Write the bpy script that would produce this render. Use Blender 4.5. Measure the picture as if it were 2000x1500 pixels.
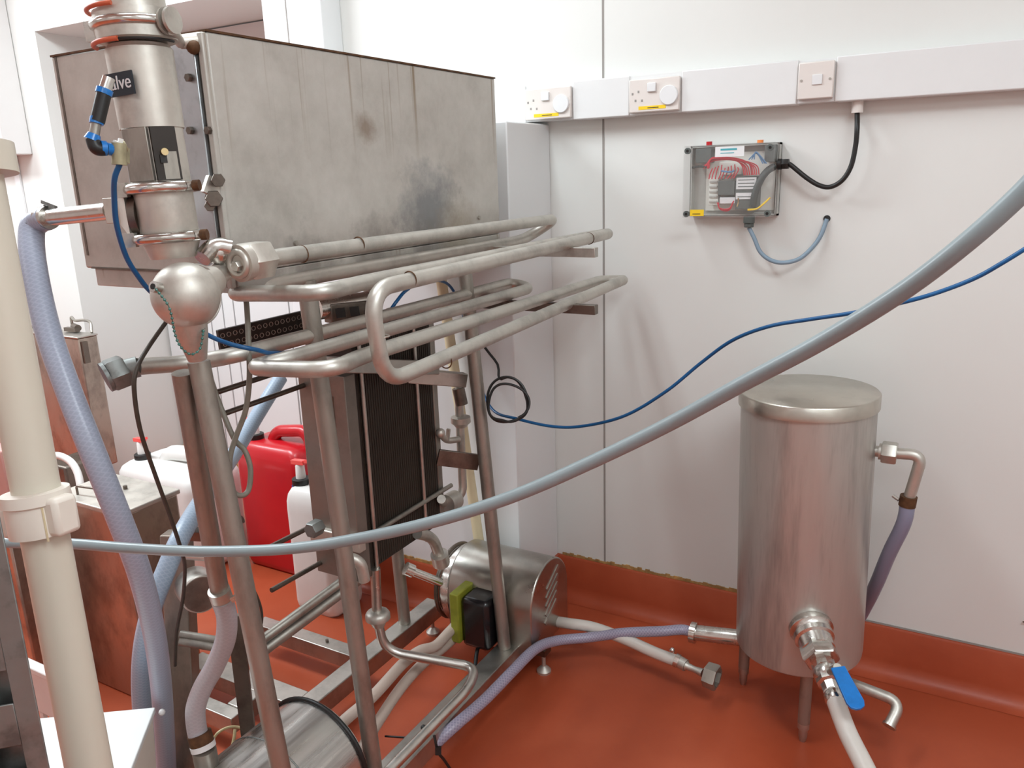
import bpy, bmesh, math, random
from mathutils import Vector, Matrix
random.seed(7)
for o in list(bpy.data.objects): bpy.data.objects.remove(o)
SC = bpy.context.scene
COL = SC.collection
# ------------------------------------------------------------------ camera
F_PX = 1566.5; TH, RO, PS = (math.radians(a) for a in (14.615, -1.927, 29.906))
CAM = Vector((0, 0, 1.44))
FW = Vector((-math.sin(PS)*math.cos(TH), math.cos(PS)*math.cos(TH), -math.sin(TH)))
R0 = Vector((math.cos(PS), math.sin(PS), 0)); U0 = R0.cross(FW)
RT = math.cos(RO)*R0 + math.sin(RO)*U0; UP = -math.sin(RO)*R0 + math.cos(RO)*U0
cd = bpy.data.cameras.new('camera'); cam = bpy.data.objects.new('camera', cd); COL.objects.link(cam)
cd.sensor_fit = 'HORIZONTAL'; cd.sensor_width = 36; cd.lens = F_PX/2000*36
cd.clip_start = 0.02
mw = Matrix((RT, UP, -FW)).transposed().to_4x4(); mw.translation = CAM
cam.matrix_world = mw
SC.camera = cam
# measured points: a viewing direction met with a known plane of the room (metres)
def ray(x, y): return FW + RT*((x-1000)/F_PX) - UP*((y-750)/F_PX)
def pz(x, y, z): r = ray(x, y); return CAM + r*((z-CAM.z)/r.z)
def pX(x, y, X): r = ray(x, y); return CAM + r*(X/r.x)
def pY(x, y, Y): r = ray(x, y); return CAM + r*(Y/r.y)
def pd(x, y, d): return CAM + ray(x, y)*d
# ------------------------------------------------------------------ light
w = bpy.data.worlds.new('world'); SC.world = w; w.use_nodes = True
bg = w.node_tree.nodes['Background']; bg.inputs[0].default_value = (0.93, 0.97, 1.0, 1); bg.inputs[1].default_value = 0.55
def area(name, loc, target, sx, sy, power, col=(1, 0.965, 0.92)):
    ld = bpy.data.lights.new(name, 'AREA'); ld.shape = 'RECTANGLE'; ld.size = sx; ld.size_y = sy
    ld.energy = power; ld.color = col
    o = bpy.data.objects.new(name, ld); COL.objects.link(o); o.location = loc
    o.rotation_euler = (Vector(target)-Vector(loc)).to_track_quat('-Z', 'Y').to_euler()
    return o
LC = (0.85, 0.95, 1.0)
area('ceiling_and_fill_light', (-1.25, 1.15, 2.70), (-1.25, 1.15, 0), 0.26, 1.1, 15, LC)
for lx_, ly_, pw_ in ((-4.6, 0.9, 44), (-2.9, 1.1, 44), (-3.4, -1.3, 12), (-1.3, -1.9, 5), (0.6, -1.5, 12), (0.78, 0.45, 27)):  # unseen panels, added in a grid as fill to even out the room
    area('ceiling_and_fill_light', (lx_, ly_, 2.70), (lx_, ly_, 0), 1.2, 0.6, pw_, LC)
SC.view_settings.view_transform = 'Standard'; SC.view_settings.look = 'None'
SC.view_settings.exposure = 0.52; SC.view_settings.gamma = 1.0
SC.view_settings.use_curve_mapping = False
# ------------------------------------------------------------------ materials
def lin(c): return tuple(((v/12.92) if v <= 0.04045 else ((v+0.055)/1.055)**2.4) for v in c)
def rgb(r, g, b): return lin((r/255, g/255, b/255))+(1,)
def base_mat(name):
    m = bpy.data.materials.new(name); m.use_nodes = True
    return m, m.node_tree, m.node_tree.nodes['Principled BSDF']
def noise(nt, scale, detail=4, vec=None, rough=0.6):
    n = nt.nodes.new('ShaderNodeTexNoise'); n.inputs['Scale'].default_value = scale
    n.inputs['Detail'].default_value = detail; n.inputs['Roughness'].default_value = rough
    if vec: nt.links.new(vec, n.inputs['Vector'])
    return n
def coords(nt, scale=(1, 1, 1), which='Object'):
    t = nt.nodes.new('ShaderNodeTexCoord'); mp = nt.nodes.new('ShaderNodeMapping')
    mp.inputs['Scale'].default_value = scale; nt.links.new(t.outputs[which], mp.inputs['Vector'])
    return mp.outputs[0]
def ramp(nt, fac, stops):
    r = nt.nodes.new('ShaderNodeValToRGB'); nt.links.new(fac, r.inputs[0])
    e = r.color_ramp.elements
    e[0].position, e[0].color = stops[0]; e[1].position, e[1].color = stops[-1]
    for p, c in stops[1:-1]: k = e.new(p); k.color = c
    return r.outputs[0]
def plain(name, c, rough=0.5, metal=0.0, var=0.08, scale=12, coat=0.0, bump=0.0, spec=0.5):
    m, nt, b = base_mat(name); v = coords(nt)
    n = noise(nt, scale, 4, v)
    lo = tuple(x*(1-var) for x in c[:3])+(1,); hi = tuple(min(1, x*(1+var)) for x in c[:3])+(1,)
    nt.links.new(ramp(nt, n.outputs[0], [(0.3, lo), (0.7, hi)]), b.inputs['Base Color'])
    b.inputs['Roughness'].default_value = rough; b.inputs['Metallic'].default_value = metal
    b.inputs['Coat Weight'].default_value = coat; b.inputs['Specular IOR Level'].default_value = spec
    if bump:
        n2 = noise(nt, scale*6, 3, v); bp = nt.nodes.new('ShaderNodeBump'); bp.inputs['Strength'].default_value = bump
        bp.inputs['Distance'].default_value = 0.002
        nt.links.new(n2.outputs[0], bp.inputs['Height']); nt.links.new(bp.outputs[0], b.inputs['Normal'])
    return m
def metal(name, c, r0=0.25, r1=0.45, scale=(8, 8, 8), dirt=0.25, met=1.0, dirtcol=None):
    m, nt, b = base_mat(name); v = coords(nt, scale)
    n = noise(nt, 3.0, 6, v, 0.65); n2 = noise(nt, 1.3, 5, v, 0.7)
    dc = dirtcol or tuple(x*(1-dirt*1.6) for x in c[:3])+(1,)
    nt.links.new(ramp(nt, n2.outputs[0], [(0.36, dc), (0.52, tuple(c[:3])+(1,)), (0.75, tuple(min(1, x*1.1) for x in c[:3])+(1,))]), b.inputs['Base Color'])
    mr = nt.nodes.new('ShaderNodeMapRange'); mr.inputs[3].default_value = r0; mr.inputs[4].default_value = r1
    mr.inputs[1].default_value = 0.3; mr.inputs[2].default_value = 0.7
    nt.links.new(n.outputs[0], mr.inputs[0]); nt.links.new(mr.outputs[0], b.inputs['Roughness'])
    b.inputs['Metallic'].default_value = met
    return m
STEEL = metal('tube_steel', (0.56, 0.535, 0.485), 0.40, 0.52, (9, 9, 9), 0.12, 0.85)
LEGST = metal('leg_steel', (0.36, 0.335, 0.295), 0.38, 0.52, (10, 10, 4), 0.15, 0.8)
BRIGHT = metal('bright_steel', (0.68, 0.66, 0.62), 0.16, 0.32, (12, 12, 12), 0.15)
MATTE = metal('cast_steel', (0.60, 0.565, 0.51), 0.42, 0.58, (8, 8, 8), 0.12, 0.85)
RAILST = metal('rail_steel', (0.52, 0.50, 0.46), 0.35, 0.5, (6, 6, 6), 0.15)
DARKST = metal('dark_steel', (0.20, 0.17, 0.145), 0.35, 0.5, (8, 8, 8), 0.2)
BLUEZN = metal('zinc_plate', (0.50, 0.53, 0.55), 0.35, 0.5, (6, 6, 6), 0.2)
GALV = metal('galvanised', (0.26, 0.275, 0.265), 0.4, 0.55, (10, 10, 10), 0.25, 0.8)
TANKST = metal('tank_steel', (0.50, 0.485, 0.45), 0.32, 0.45, (8, 8, 1.0), 0.2, 0.62)
BINST = metal('bin_steel', (0.50, 0.42, 0.36), 0.28, 0.42, (5, 5, 3), 0.22)
# weathered cabinet sheet with rust runs and smudges that belong to the sheet
def sheet():
    m, nt, b = base_mat('weathered_sheet'); L = nt.links
    v = coords(nt, (1, 1, 1)); n = noise(nt, 7, 8, v, 0.7)
    c0 = ramp(nt, n.outputs[0], [(0.30, (0.40, 0.375, 0.335, 1)), (0.5, (0.50, 0.475, 0.43, 1)), (0.72, (0.58, 0.555, 0.51, 1))])
    vs = coords(nt, (55, 55, 0.9)); ns = noise(nt, 1.0, 3, vs, 0.5)
    g = nt.nodes.new('ShaderNodeTexCoord'); sp = nt.nodes.new('ShaderNodeSeparateXYZ'); L.new(g.outputs['Generated'], sp.inputs[0])
    top = nt.nodes.new('ShaderNodeMapRange'); top.inputs[1].default_value = 0.45; top.inputs[2].default_value = 1.0; L.new(sp.outputs[2], top.inputs[0])
    st = nt.nodes.new('ShaderNodeMapRange'); st.inputs[1].default_value = 0.62; st.inputs[2].default_value = 0.72; L.new(ns.outputs[0], st.inputs[0])
    mu = nt.nodes.new('ShaderNodeMath'); mu.operation = 'MULTIPLY'; L.new(top.outputs[0], mu.inputs[0]); L.new(st.outputs[0], mu.inputs[1])
    mx = nt.nodes.new('ShaderNodeMix'); mx.data_type = 'RGBA'; L.new(mu.outputs[0], mx.inputs[0]); L.new(c0, mx.inputs[6]); mx.inputs[7].default_value = (0.24, 0.17, 0.10, 1)
    last = mx.outputs[2]
    # smudges at places on the +X side (object space = world offsets from the machine's base)
    for pos, rad, col, amt in (((-1.14, 1.62, 1.36), 0.13, (0.17, 0.18, 0.19, 1), 0.8), ((-1.14, 1.40, 1.545), 0.035, (0.22, 0.15, 0.10, 1), 0.7),
                               ((-1.14, 1.06, 1.27), 0.10, (0.25, 0.23, 0.21, 1), 0.6), ((-1.14, 1.20, 1.25), 0.10, (0.2, 0.18, 0.16, 1), 0.8),
                               ((-1.14, 1.4, 1.25), 0.11, (0.2, 0.18, 0.16, 1), 0.8), ((-1.14, 1.6, 1.25), 0.11, (0.2, 0.18, 0.16, 1), 0.7), ((-1.14, 1.73, 1.30), 0.10, (0.33, 0.28, 0.2, 1), 0.6)):
        p = pos; d = nt.nodes.new('ShaderNodeVectorMath'); d.operation = 'DISTANCE'
        L.new(g.outputs['Object'], d.inputs[0]); d.inputs[1].default_value = (p[0]-MO.x, p[1]-MO.y, p[2]-MO.z)
        nn = noise(nt, 18, 5, coords(nt), 0.7)
        ad = nt.nodes.new('ShaderNodeMath'); ad.operation = 'MULTIPLY_ADD'; L.new(nn.outputs[0], ad.inputs[0]); ad.inputs[1].default_value = rad*1.6; ad.inputs[2].default_value = -rad*0.8
        sm = nt.nodes.new('ShaderNodeMath'); sm.operation = 'ADD'; L.new(d.outputs['Value'], sm.inputs[0]); L.new(ad.outputs[0], sm.inputs[1])
        mr = nt.nodes.new('ShaderNodeMapRange'); mr.inputs[1].default_value = rad*1.1; mr.inputs[2].default_value = rad*0.3; mr.inputs[3].default_value = 0; mr.inputs[4].default_value = amt
        L.new(sm.outputs[0], mr.inputs[0])
        m2 = nt.nodes.new('ShaderNodeMix'); m2.data_type = 'RGBA'; L.new(mr.outputs[0], m2.inputs[0]); L.new(last, m2.inputs[6]); m2.inputs[7].default_value = col
        last = m2.outputs[2]
    L.new(last, b.inputs['Base Color']); b.inputs['Metallic'].default_value = 0.15; b.inputs['Roughness'].default_value = 0.5
    return m
MO = Vector((-1.35, 1.45, 0.0))      # the machine's base point
SHEET = sheet()
WALL = plain('wall_panel', rgb(224, 224, 220), 0.32, var=0.015, scale=2)
WALL2 = plain('wall_panel_cool', rgb(222, 222, 222), 0.35, var=0.015, scale=2)
CEIL = plain('ceiling_white', rgb(225, 222, 216), 0.7, var=0.01)
TRUNK = plain('trunking_white', rgb(226, 226, 225), 0.35, var=0.01)
SOCKW = plain('socket_white', rgb(224, 216, 210), 0.3, var=0.01)
GAPD = plain('joint_grey', rgb(150, 145, 140), 0.7, var=0.05)
YEL = plain('yellow_sticker', rgb(245, 205, 40), 0.4, var=0.04)
RED = plain('red_plastic', rgb(186, 20, 32), 0.35, var=0.05, coat=0.2)
REDP = plain('pale_red_plastic', rgb(245, 90, 85), 0.35, var=0.05)
BLACK = plain('black_rubber', rgb(24, 23, 22), 0.45, var=0.1)
BLKGLOSS = plain('black_gloss', rgb(22, 20, 22), 0.25, var=0.2, scale=30)
BLUEP = plain('blue_plastic', rgb(0, 112, 190), 0.35, var=0.12, scale=60, coat=0.3)
BLUEH = plain('blue_air_hose', rgb(8, 84, 136), 0.35, var=0.05)
ORANGE = plain('orange_silicone', rgb(196, 92, 60), 0.5, var=0.12, scale=30)
WHITEP = plain('white_plastic', rgb(222, 224, 222), 0.35, var=0.02)
MILKY = plain('milky_plastic', rgb(226, 224, 220), 0.38, var=0.03)
CREAM = plain('cream_plastic', rgb(208, 200, 184), 0.38, var=0.03, scale=3)
COLLAR = plain('collar_plastic', rgb(222, 212, 200), 0.4, var=0.03)
CREAMY = plain('yellowed_pipe', rgb(216, 200, 165), 0.5, var=0.04)
STAIN = plain('yellow_stain', rgb(172, 134, 82), 0.7, var=0.5, scale=25)
GREYH = plain('grey_hose', rgb(136, 148, 151), 0.35, var=0.04)
GCAB = plain('grey_cable', rgb(122, 116, 104), 0.5, var=0.15, scale=50)
DCAB = plain('dark_cable', rgb(62, 54, 46), 0.5, var=0.15, scale=50)
BEIGE = plain('beige_cable', rgb(190, 172, 130), 0.5, var=0.2, scale=40)
OLIVE = plain('olive_gasket', rgb(135, 138, 40), 0.5, var=0.25, scale=14)
RUST = plain('rusty_bolt', rgb(92, 62, 38), 0.7, 0.3, var=0.4, scale=60)
BRASS = plain('brass', (0.60, 0.46, 0.25, 1), 0.35, 0.9, var=0.15)
PLATES = plain('plate_pack_dark', rgb(44, 37, 31), 0.6, 0.0, var=0.25, scale=10)
WHITEHOSE = plain('white_hose', rgb(205, 198, 190), 0.4, var=0.04, scale=6)
FLATHOSE = plain('flat_white_hose', rgb(186, 168, 156), 0.45, var=0.06, scale=6)
TEAL = plain('teal_ink', rgb(70, 160, 170), 0.5, var=0.1)
INK = plain('dark_ink', rgb(50, 45, 30), 0.6, var=0.1)
BEAD = plain('green_beads', rgb(50, 105, 95), 0.35, var=0.3, scale=80)
LABELK = plain('label_black', rgb(24, 34, 44), 0.35, var=0.1)
LABELW = plain('label_white', rgb(226, 226, 226), 0.5, var=0.02)
GREY = plain('enclosure_grey', rgb(186, 186, 180), 0.45, var=0.04)
DGREY = plain('component_dark', rgb(92, 98, 95), 0.5, var=0.1)
PLATEI = plain('mounting_plate', rgb(228, 228, 220), 0.45, var=0.03)
WIRER = plain('red_wire', rgb(205, 40, 58), 0.45, var=0.1)
WIREB = plain('blue_wire', rgb(90, 140, 185), 0.45, var=0.1)
WIREK = plain('black_wire', rgb(52, 60, 58), 0.45, var=0.1)
FLEXG = plain('blue_grey_flex', rgb(130, 150, 166), 0.4, var=0.1)
ORSW = plain('orange_switch', rgb(240, 140, 70), 0.4, var=0.05)
CRATE = plain('crate_white', rgb(214, 208, 204), 0.5, var=0.03)
PINK = plain('pink_panel', rgb(196, 150, 142), 0.5, var=0.05)
CARD = plain('brown_card', rgb(165, 125, 80), 0.7, var=0.1)
def floor_mat():
    m, nt, b = base_mat('resin_floor'); v = coords(nt)
    n = noise(nt, 1.6, 6, v, 0.6); n2 = noise(nt, 90, 3, v)
    nt.links.new(ramp(nt, n.outputs[0], [(0.3, rgb(156, 67, 41)), (0.5, rgb(169, 77, 48)), (0.68, rgb(184, 91, 60))]), b.inputs['Base Color'])
    mr = nt.nodes.new('ShaderNodeMapRange'); mr.inputs[1].default_value = .35; mr.inputs[2].default_value = .65; mr.inputs[3].default_value = 0.32; mr.inputs[4].default_value = 0.52; b.inputs['Specular IOR Level'].default_value = 0.35
    nt.links.new(n.outputs[0], mr.inputs[0]); nt.links.new(mr.outputs[0], b.inputs['Roughness'])
    bp = nt.nodes.new('ShaderNodeBump'); bp.inputs['Strength'].default_value = 0.12; bp.inputs['Distance'].default_value = 0.002
    nt.links.new(n2.outputs[0], bp.inputs['Height']); nt.links.new(bp.outputs[0], b.inputs['Normal'])
    return m
FLOOR = floor_mat()
def hose_mat(name, c, c2, braid=True, alpha=0.0):
    m, nt, b = base_mat(name); L = nt.links
    uv = nt.nodes.new('ShaderNodeUVMap')
    outs = []
    for s in (1, -1):
        sp = nt.nodes.new('ShaderNodeSeparateXYZ'); L.new(uv.outputs[0], sp.inputs[0])
        a = nt.nodes.new('ShaderNodeMath'); a.operation = 'MULTIPLY'; a.inputs[1].default_value = 8*s; L.new(sp.outputs[0], a.inputs[0])
        bb = nt.nodes.new('ShaderNodeMath'); bb.operation = 'MULTIPLY_ADD'; bb.inputs[1].default_value = 110; L.new(sp.outputs[1], bb.inputs[0]); L.new(a.outputs[0], bb.inputs[2])
        fr = nt.nodes.new('ShaderNodeMath'); fr.operation = 'FRACT'; L.new(bb.outputs[0], fr.inputs[0])
        lt = nt.nodes.new('ShaderNodeMath'); lt.operation = 'LESS_THAN'; lt.inputs[1].default_value = 0.28; L.new(fr.outputs[0], lt.inputs[0]); outs.append(lt)
    mxm = nt.nodes.new('ShaderNodeMath'); mxm.operation = 'MAXIMUM'; L.new(outs[0].outputs[0], mxm.inputs[0]); L.new(outs[1].outputs[0], mxm.inputs[1])
    mx = nt.nodes.new('ShaderNodeMix'); mx.data_type = 'RGBA'; L.new(mxm.outputs[0], mx.inputs[0]); mx.inputs[6].default_value = c; mx.inputs[7].default_value = c2 if braid else c
    L.new(mx.outputs[2], b.inputs['Base Color'])
    b.inputs['Roughness'].default_value = 0.35
    b.inputs['Subsurface Weight'].default_value = 0.0
    return m
BRAID = hose_mat('braided_hose', rgb(154, 161, 178), rgb(163, 170, 187))
BRAIDB = hose_mat('braided_hose_blue', rgb(148, 165, 184), rgb(160, 176, 193))
BRAIDL = hose_mat('braided_hose_lilac', rgb(138, 132, 152), rgb(162, 156, 174))
BRAIDW = hose_mat('braided_hose_white', rgb(172, 167, 172), rgb(178, 173, 177))
TUBEL = hose_mat('lilac_tube', rgb(134, 136, 158), rgb(134, 136, 158), False)
def clear_mat():
    m, nt, b = base_mat('clear_cover'); L = nt.links
    tr = nt.nodes.new('ShaderNodeBsdfTransparent'); tr.inputs[0].default_value = (1, 1, 1, 1)
    gl = nt.nodes.new('ShaderNodeBsdfGlossy'); gl.inputs['Roughness'].default_value = 0.12
    df = nt.nodes.new('ShaderNodeBsdfDiffuse'); df.inputs[0].default_value = (0.7, 0.7, 0.68, 1)
    m1 = nt.nodes.new('ShaderNodeMixShader'); m1.inputs[0].default_value = 0.03; L.new(tr.outputs[0], m1.inputs[1]); L.new(df.outputs[0], m1.inputs[2])
    m2 = nt.nodes.new('ShaderNodeMixShader'); m2.inputs[0].default_value = 0.05; L.new(m1.outputs[0], m2.inputs[1]); L.new(gl.outputs[0], m2.inputs[2])
    L.new(m2.outputs[0], nt.nodes['Material Output'].inputs['Surface'])
    return m
CLEAR = clear_mat()
# ------------------------------------------------------------------ mesh helpers
def V(*a): return Vector(a)
def frame(d):
    d = d.normalized(); a = V(0, 0, 1) if abs(d.z) < 0.95 else V(0, 1, 0)
    u = a.cross(d).normalized(); return u, d.cross(u).normalized(), d
class B:
    def __init__(s): s.v = []; s.f = []; s.uv = {}
    def add(s, vs, fs, uvs=None):
        k = len(s.v); s.v += [Vector(x) for x in vs]
        for i, f in enumerate(fs):
            if uvs: s.uv[len(s.f)] = uvs[i]
            s.f.append([k+j for j in f])
        return s
    def box(s, a, b):
        x0, y0, z0 = (min(a[i], b[i]) for i in range(3)); x1, y1, z1 = (max(a[i], b[i]) for i in range(3))
        vs = [(x, y, z) for z in (z0, z1) for y in (y0, y1) for x in (x0, x1)]
        return s.add(vs, [(0, 2, 3, 1), (4, 5, 7, 6), (0, 1, 5, 4), (2, 6, 7, 3), (0, 4, 6, 2), (1, 3, 7, 5)])
    def obox(s, c, ax, ay, az, hx, hy, hz):
        c = Vector(c); ax, ay, az = (Vector(q).normalized() for q in (ax, ay, az))
        if ax.cross(ay).dot(az) < 0: ax = -ax
        vs = [c+ax*(x*hx)+ay*(y*hy)+az*(z*hz) for z in (-1, 1) for y in (-1, 1) for x in (-1, 1)]
        return s.add(vs, [(0, 2, 3, 1), (4, 5, 7, 6), (0, 1, 5, 4), (2, 6, 7, 3), (0, 4, 6, 2), (1, 3, 7, 5)])
    def bar(s, p, q, wx, wy, up=(0, 0, 1)):
        p = Vector(p); q = Vector(q); d = (q-p); up = Vector(up)
        sx = d.cross(up).normalized(); u = sx.cross(d).normalized()
        return s.obox((p+q)/2, sx, d, u, wx/2, d.length/2, wy/2)
    def prism(s, poly, d):          # poly: list of 3-D points, extruded by vector d
        n = len(poly); d = Vector(d); P = [Vector(p) for p in poly]
        nrm = sum(((P[i]-P[0]).cross(P[(i+1) % n]-P[0]) for i in range(1, n-1)), V(0, 0, 0))
        if nrm.dot(d) > 0: P.reverse()
        vs = P+[p+d for p in P]
        fs = [tuple(range(n)), tuple(range(2*n-1, n-1, -1))]
        fs += [(i, i+n, (i+1) % n+n, (i+1) % n) for i in range(n)]
        return s.add(vs, fs)
    def lathe(s, p0, axis, prof, n=32, rot=0, cap=True, squash=1.0):   # prof: (distance along axis, radius)
        u, w_, d = frame(Vector(axis)); p0 = Vector(p0); vs = []; fs = []
        for (h, r) in prof:
            for i in range(n):
                a = 2*math.pi*i/n+rot; vs.append(p0+d*h+u*(r*math.cos(a)*squash)+w_*(r*math.sin(a)))
        m = len(prof)
        for k in range(m-1):
            for i in range(n):
                j = (i+1) % n; fs.append((k*n+i, k*n+j, (k+1)*n+j, (k+1)*n+i))
        if cap:
            fs.append(tuple(range(n-1, -1, -1))); fs.append(tuple((m-1)*n+i for i in range(n)))
        return s.add(vs, fs)
    def cyl(s, p, q, r, n=24, r2=None):
        p = Vector(p); q = Vector(q); return s.lathe(p, q-p, [(0, r), ((q-p).length, r if r2 is None else r2)], n)
    def hexn(s, p, q, r, hole=0):
        p = Vector(p); q = Vector(q); L = (q-p).length; c = min(L*0.12, r*0.12)
        return s.lathe(p, q-p, [(0, r*0.92), (c, r), (L-c, r), (L, r*0.92)], 6)
    def tube(s, pts, r, n=14, cap=True, r2=None, wall=None):
        P = [Vector(p) for p in pts]; m = len(P); rings = []
        T = [(P[min(i+1, m-1)]-P[max(i-1, 0)]).normalized() for i in range(m)]
        u, w_, _ = frame(T[0]); L = 0; Ls = []
        for i in range(m):
            if i: L += (P[i]-P[i-1]).length
            Ls.append(L)
            u = (u-T[i]*u.dot(T[i])).normalized(); w_ = T[i].cross(u)
            rr = r if r2 is None else r+(r2-r)*i/(m-1)
            rings.append([P[i]+u*(rr*math.cos(2*math.pi*k/n))+w_*(rr*math.sin(2*math.pi*k/n)) for k in range(n)])
        vs = [v for g in rings for v in g]; fs = []; uv = []
        for i in range(m-1):
            for k in range(n):
                j = (k+1) % n; fs.append((i*n+k, i*n+j, (i+1)*n+j, (i+1)*n+k))
                uv.append(((k/n, Ls[i]), ((k+1)/n, Ls[i]), ((k+1)/n, Ls[i+1]), (k/n, Ls[i+1])))
        if cap:
            fs.append(tuple(range(n-1, -1, -1))); fs.append(tuple((m-1)*n+k for k in range(n)))
            uv += [tuple((0, 0) for _ in range(n))]*2
        return s.add(vs, fs, uv)
    def sphere(s, c, r, n=28, sc=(1, 1, 1), ax=(0, 0, 1)):
        prof = [(-r*math.cos(math.pi*i/(n//2)), max(1e-5, r*math.sin(math.pi*i/(n//2)))) for i in range(n//2+1)]
        return s.lathe(c, ax, prof, n, cap=False)
    def torus(s, c, axis, R, r, n=40, m=10, a0=0, a1=2*math.pi, sx=1.0):
        u, w_, d = frame(Vector(axis)); c = Vector(c)
        full = abs(a1-a0-2*math.pi) < 1e-6
        pts = [c+u*(R*sx*math.cos(a0+(a1-a0)*i/n))+w_*(R*math.sin(a0+(a1-a0)*i/n)) for i in range(n+1)]
        return s.tube(pts, r, m, cap=not full)
def fillet(pts, rad, n=7):
    P = [Vector(p) for p in pts]; out = [P[0]]
    for i in range(1, len(P)-1):
        a, b, c = P[i-1], P[i], P[i+1]
        r = rad[i-1] if isinstance(rad, (list, tuple)) else rad
        d1 = (a-b); d2 = (c-b); l = min(r, d1.length*0.49, d2.length*0.49)
        p = b+d1.normalized()*l; q = b+d2.normalized()*l
        for k in range(n+1):
            t = k/n
            # circular-ish blend
            out.append((1-t)**2*p+2*t*(1-t)*(b*0.88+(p+q)*0.06)+t*t*q)
    out.append(P[-1]); return out
def spline(pts, n=10):
    P = [Vector(p) for p in pts]; P = [2*P[0]-P[1]]+P+[2*P[-1]-P[-2]]; out = []
    for i in range(1, len(P)-2):
        for k in range(n):
            t = k/n; a, b, c, d = P[i-1:i+3]
            out.append(0.5*((2*b)+(c-a)*t+(2*a-5*b+4*c-d)*t*t+(3*b-a-3*c+d)*t**3))
    out.append(P[-2]); return out
ORG = {}
def link(name, data): o = bpy.data.objects.new(name, data); COL.objects.link(o); return o
def thing(name, label, cat, loc, group=None):
    o = link(name, None); o.location = loc; o.empty_display_size = 0.1
    ORG[o] = Vector(loc); o['label'] = label; o['category'] = cat
    if group: o['group'] = group
    return o
def obj(name, b, mat, parent=None, bevel=0, label=None, cat=None, group=None, kind=None, smooth=38, origin=None):
    if parent is not None: og = ORG[parent]
    elif origin is not None: og = Vector(origin)
    else:
        og = V((min(v.x for v in b.v)+max(v.x for v in b.v))/2, (min(v.y for v in b.v)+max(v.y for v in b.v))/2, min(v.z for v in b.v))
    me = bpy.data.meshes.new(name); me.from_pydata([v-og for v in b.v], [], b.f)
    if b.uv:
        ul = me.uv_layers.new(name='UVMap')
        for fi, uvs in b.uv.items():
            for li, uv in zip(me.polygons[fi].loop_indices, uvs): ul.data[li].uv = uv
    me.materials.append(mat); me.validate(); me.update()
    for p in me.polygons: p.use_smooth = True
    me.set_sharp_from_angle(angle=math.radians(smooth))
    o = link(name, me); ORG[o] = og
    if parent is not None: o.parent = parent
    else: o.location = og
    if bevel:
        md = o.modifiers.new('edge', 'BEVEL'); md.width = bevel; md.segments = 2; md.limit_method = 'ANGLE'; md.angle_limit = math.radians(40)
        md.harden_normals = False
    if label: o['label'] = label
    if cat: o['category'] = cat
    if group: o['group'] = group
    if kind: o['kind'] = kind
    return o
def struct(name, b, mat, bevel=0): return obj(name, b, mat, bevel=bevel, kind='structure')
def text(name, body, size, pos, xdir, ydir, mat, parent, depth=0.0004):
    cu = bpy.data.curves.new(name, 'FONT'); cu.body = body; cu.size = size; cu.extrude = depth; cu.align_x = 'LEFT'
    t = bpy.data.objects.new(name, cu); COL.objects.link(t)
    bpy.context.view_layer.update()
    dg = bpy.context.evaluated_depsgraph_get(); me = bpy.data.meshes.new_from_object(t.evaluated_get(dg))
    bpy.data.objects.remove(t)
    x = Vector(xdir).normalized(); y = Vector(ydir).normalized(); z = x.cross(y)
    og = ORG[parent]
    for v in me.vertices: v.co = Vector(pos)+x*v.co.x+y*v.co.y+z*v.co.z-og
    me.materials.clear(); me.materials.append(mat)
    o = link(name, me); o.parent = parent; ORG[o] = og; return o
# ================================================================== SETTING
WY = 2.30                                    # face of the back wall
DX0, DX1, DH, DB = -3.69, -2.21, 2.12, 2.78  # door recess
struct('floor', B().box((-7, -3, -0.1), (3.2, 4.2, 0)), FLOOR)
struct('ceiling', B().box((-7, -3, 2.76), (3.2, 4.2, 2.86)), CEIL)
wb = B().box((-7, WY, 0), (DX0, DB+.1, 2.76)).box((DX0, WY, DH), (DX1, DB+.1, 2.76)).box((DX1, WY, 0), (3.2, DB+.1, 2.76))
struct('wall_back', wb, WALL)
struct('wall_right', B().box((1.25, -3, 0), (1.35, WY, 2.76)), WALL)
struct('wall_front', B().box((-7, -3.1, 0), (1.25, -3, 2.76)), WALL)
struct('wall_left', B().box((-7.1, -3, 0), (-6.2, WY, 2.76)), WALL)
# boxed-in duct below the trunking
struct('wall_boxing', B().box((-1.95, 2.035, 0), (-1.16, WY-0.0005, 1.585)), WALL2, 0.004)
# recess back: pale door leaves with open joints
struct('door_1', B().box((DX0+.01, DB-.012, 0.0), (DX1-.01, DB-0.001, DH-.005)), GAPD)
dj = [DX0+.012, -3.50, -3.33, -3.235, -3.155, -2.78, -2.70, DX1-.012]
dl = bpy.data.objects['door_1']
for i in range(len(dj)-1):
    obj('door_leaf', B().box((dj[i]+.004, DB-.035, .01), (dj[i+1]-.004, DB-.0125, DH-.02)), WALL2, dl, 0.002)
obj('door_head', B().box((DX0+.01, DB-.05, 1.985), (DX1-.01, DB-.036, DH-.006)), WALL2, dl)
struct('trim_1', B().box((DX1, WY-.10, 0), (-1.945, WY-.0005, 2.76)), WALL2, 0.004)          # door post
struct('trim_2', B().box((-0.985, WY-.0012, 0.15), (-0.979, WY-.0002, 2.76)), GAPD)           # panel joint
struct('trim_3', B().box((DX0-.34, WY-.012, 0.15), (DX0-.30, WY-.0005, 2.76)), WALL2, .002)
struct('trim_4', B().box((-2.1, WY-.1015, 0), (-2.096, WY-.1002, 2.76)), GAPD)
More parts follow.
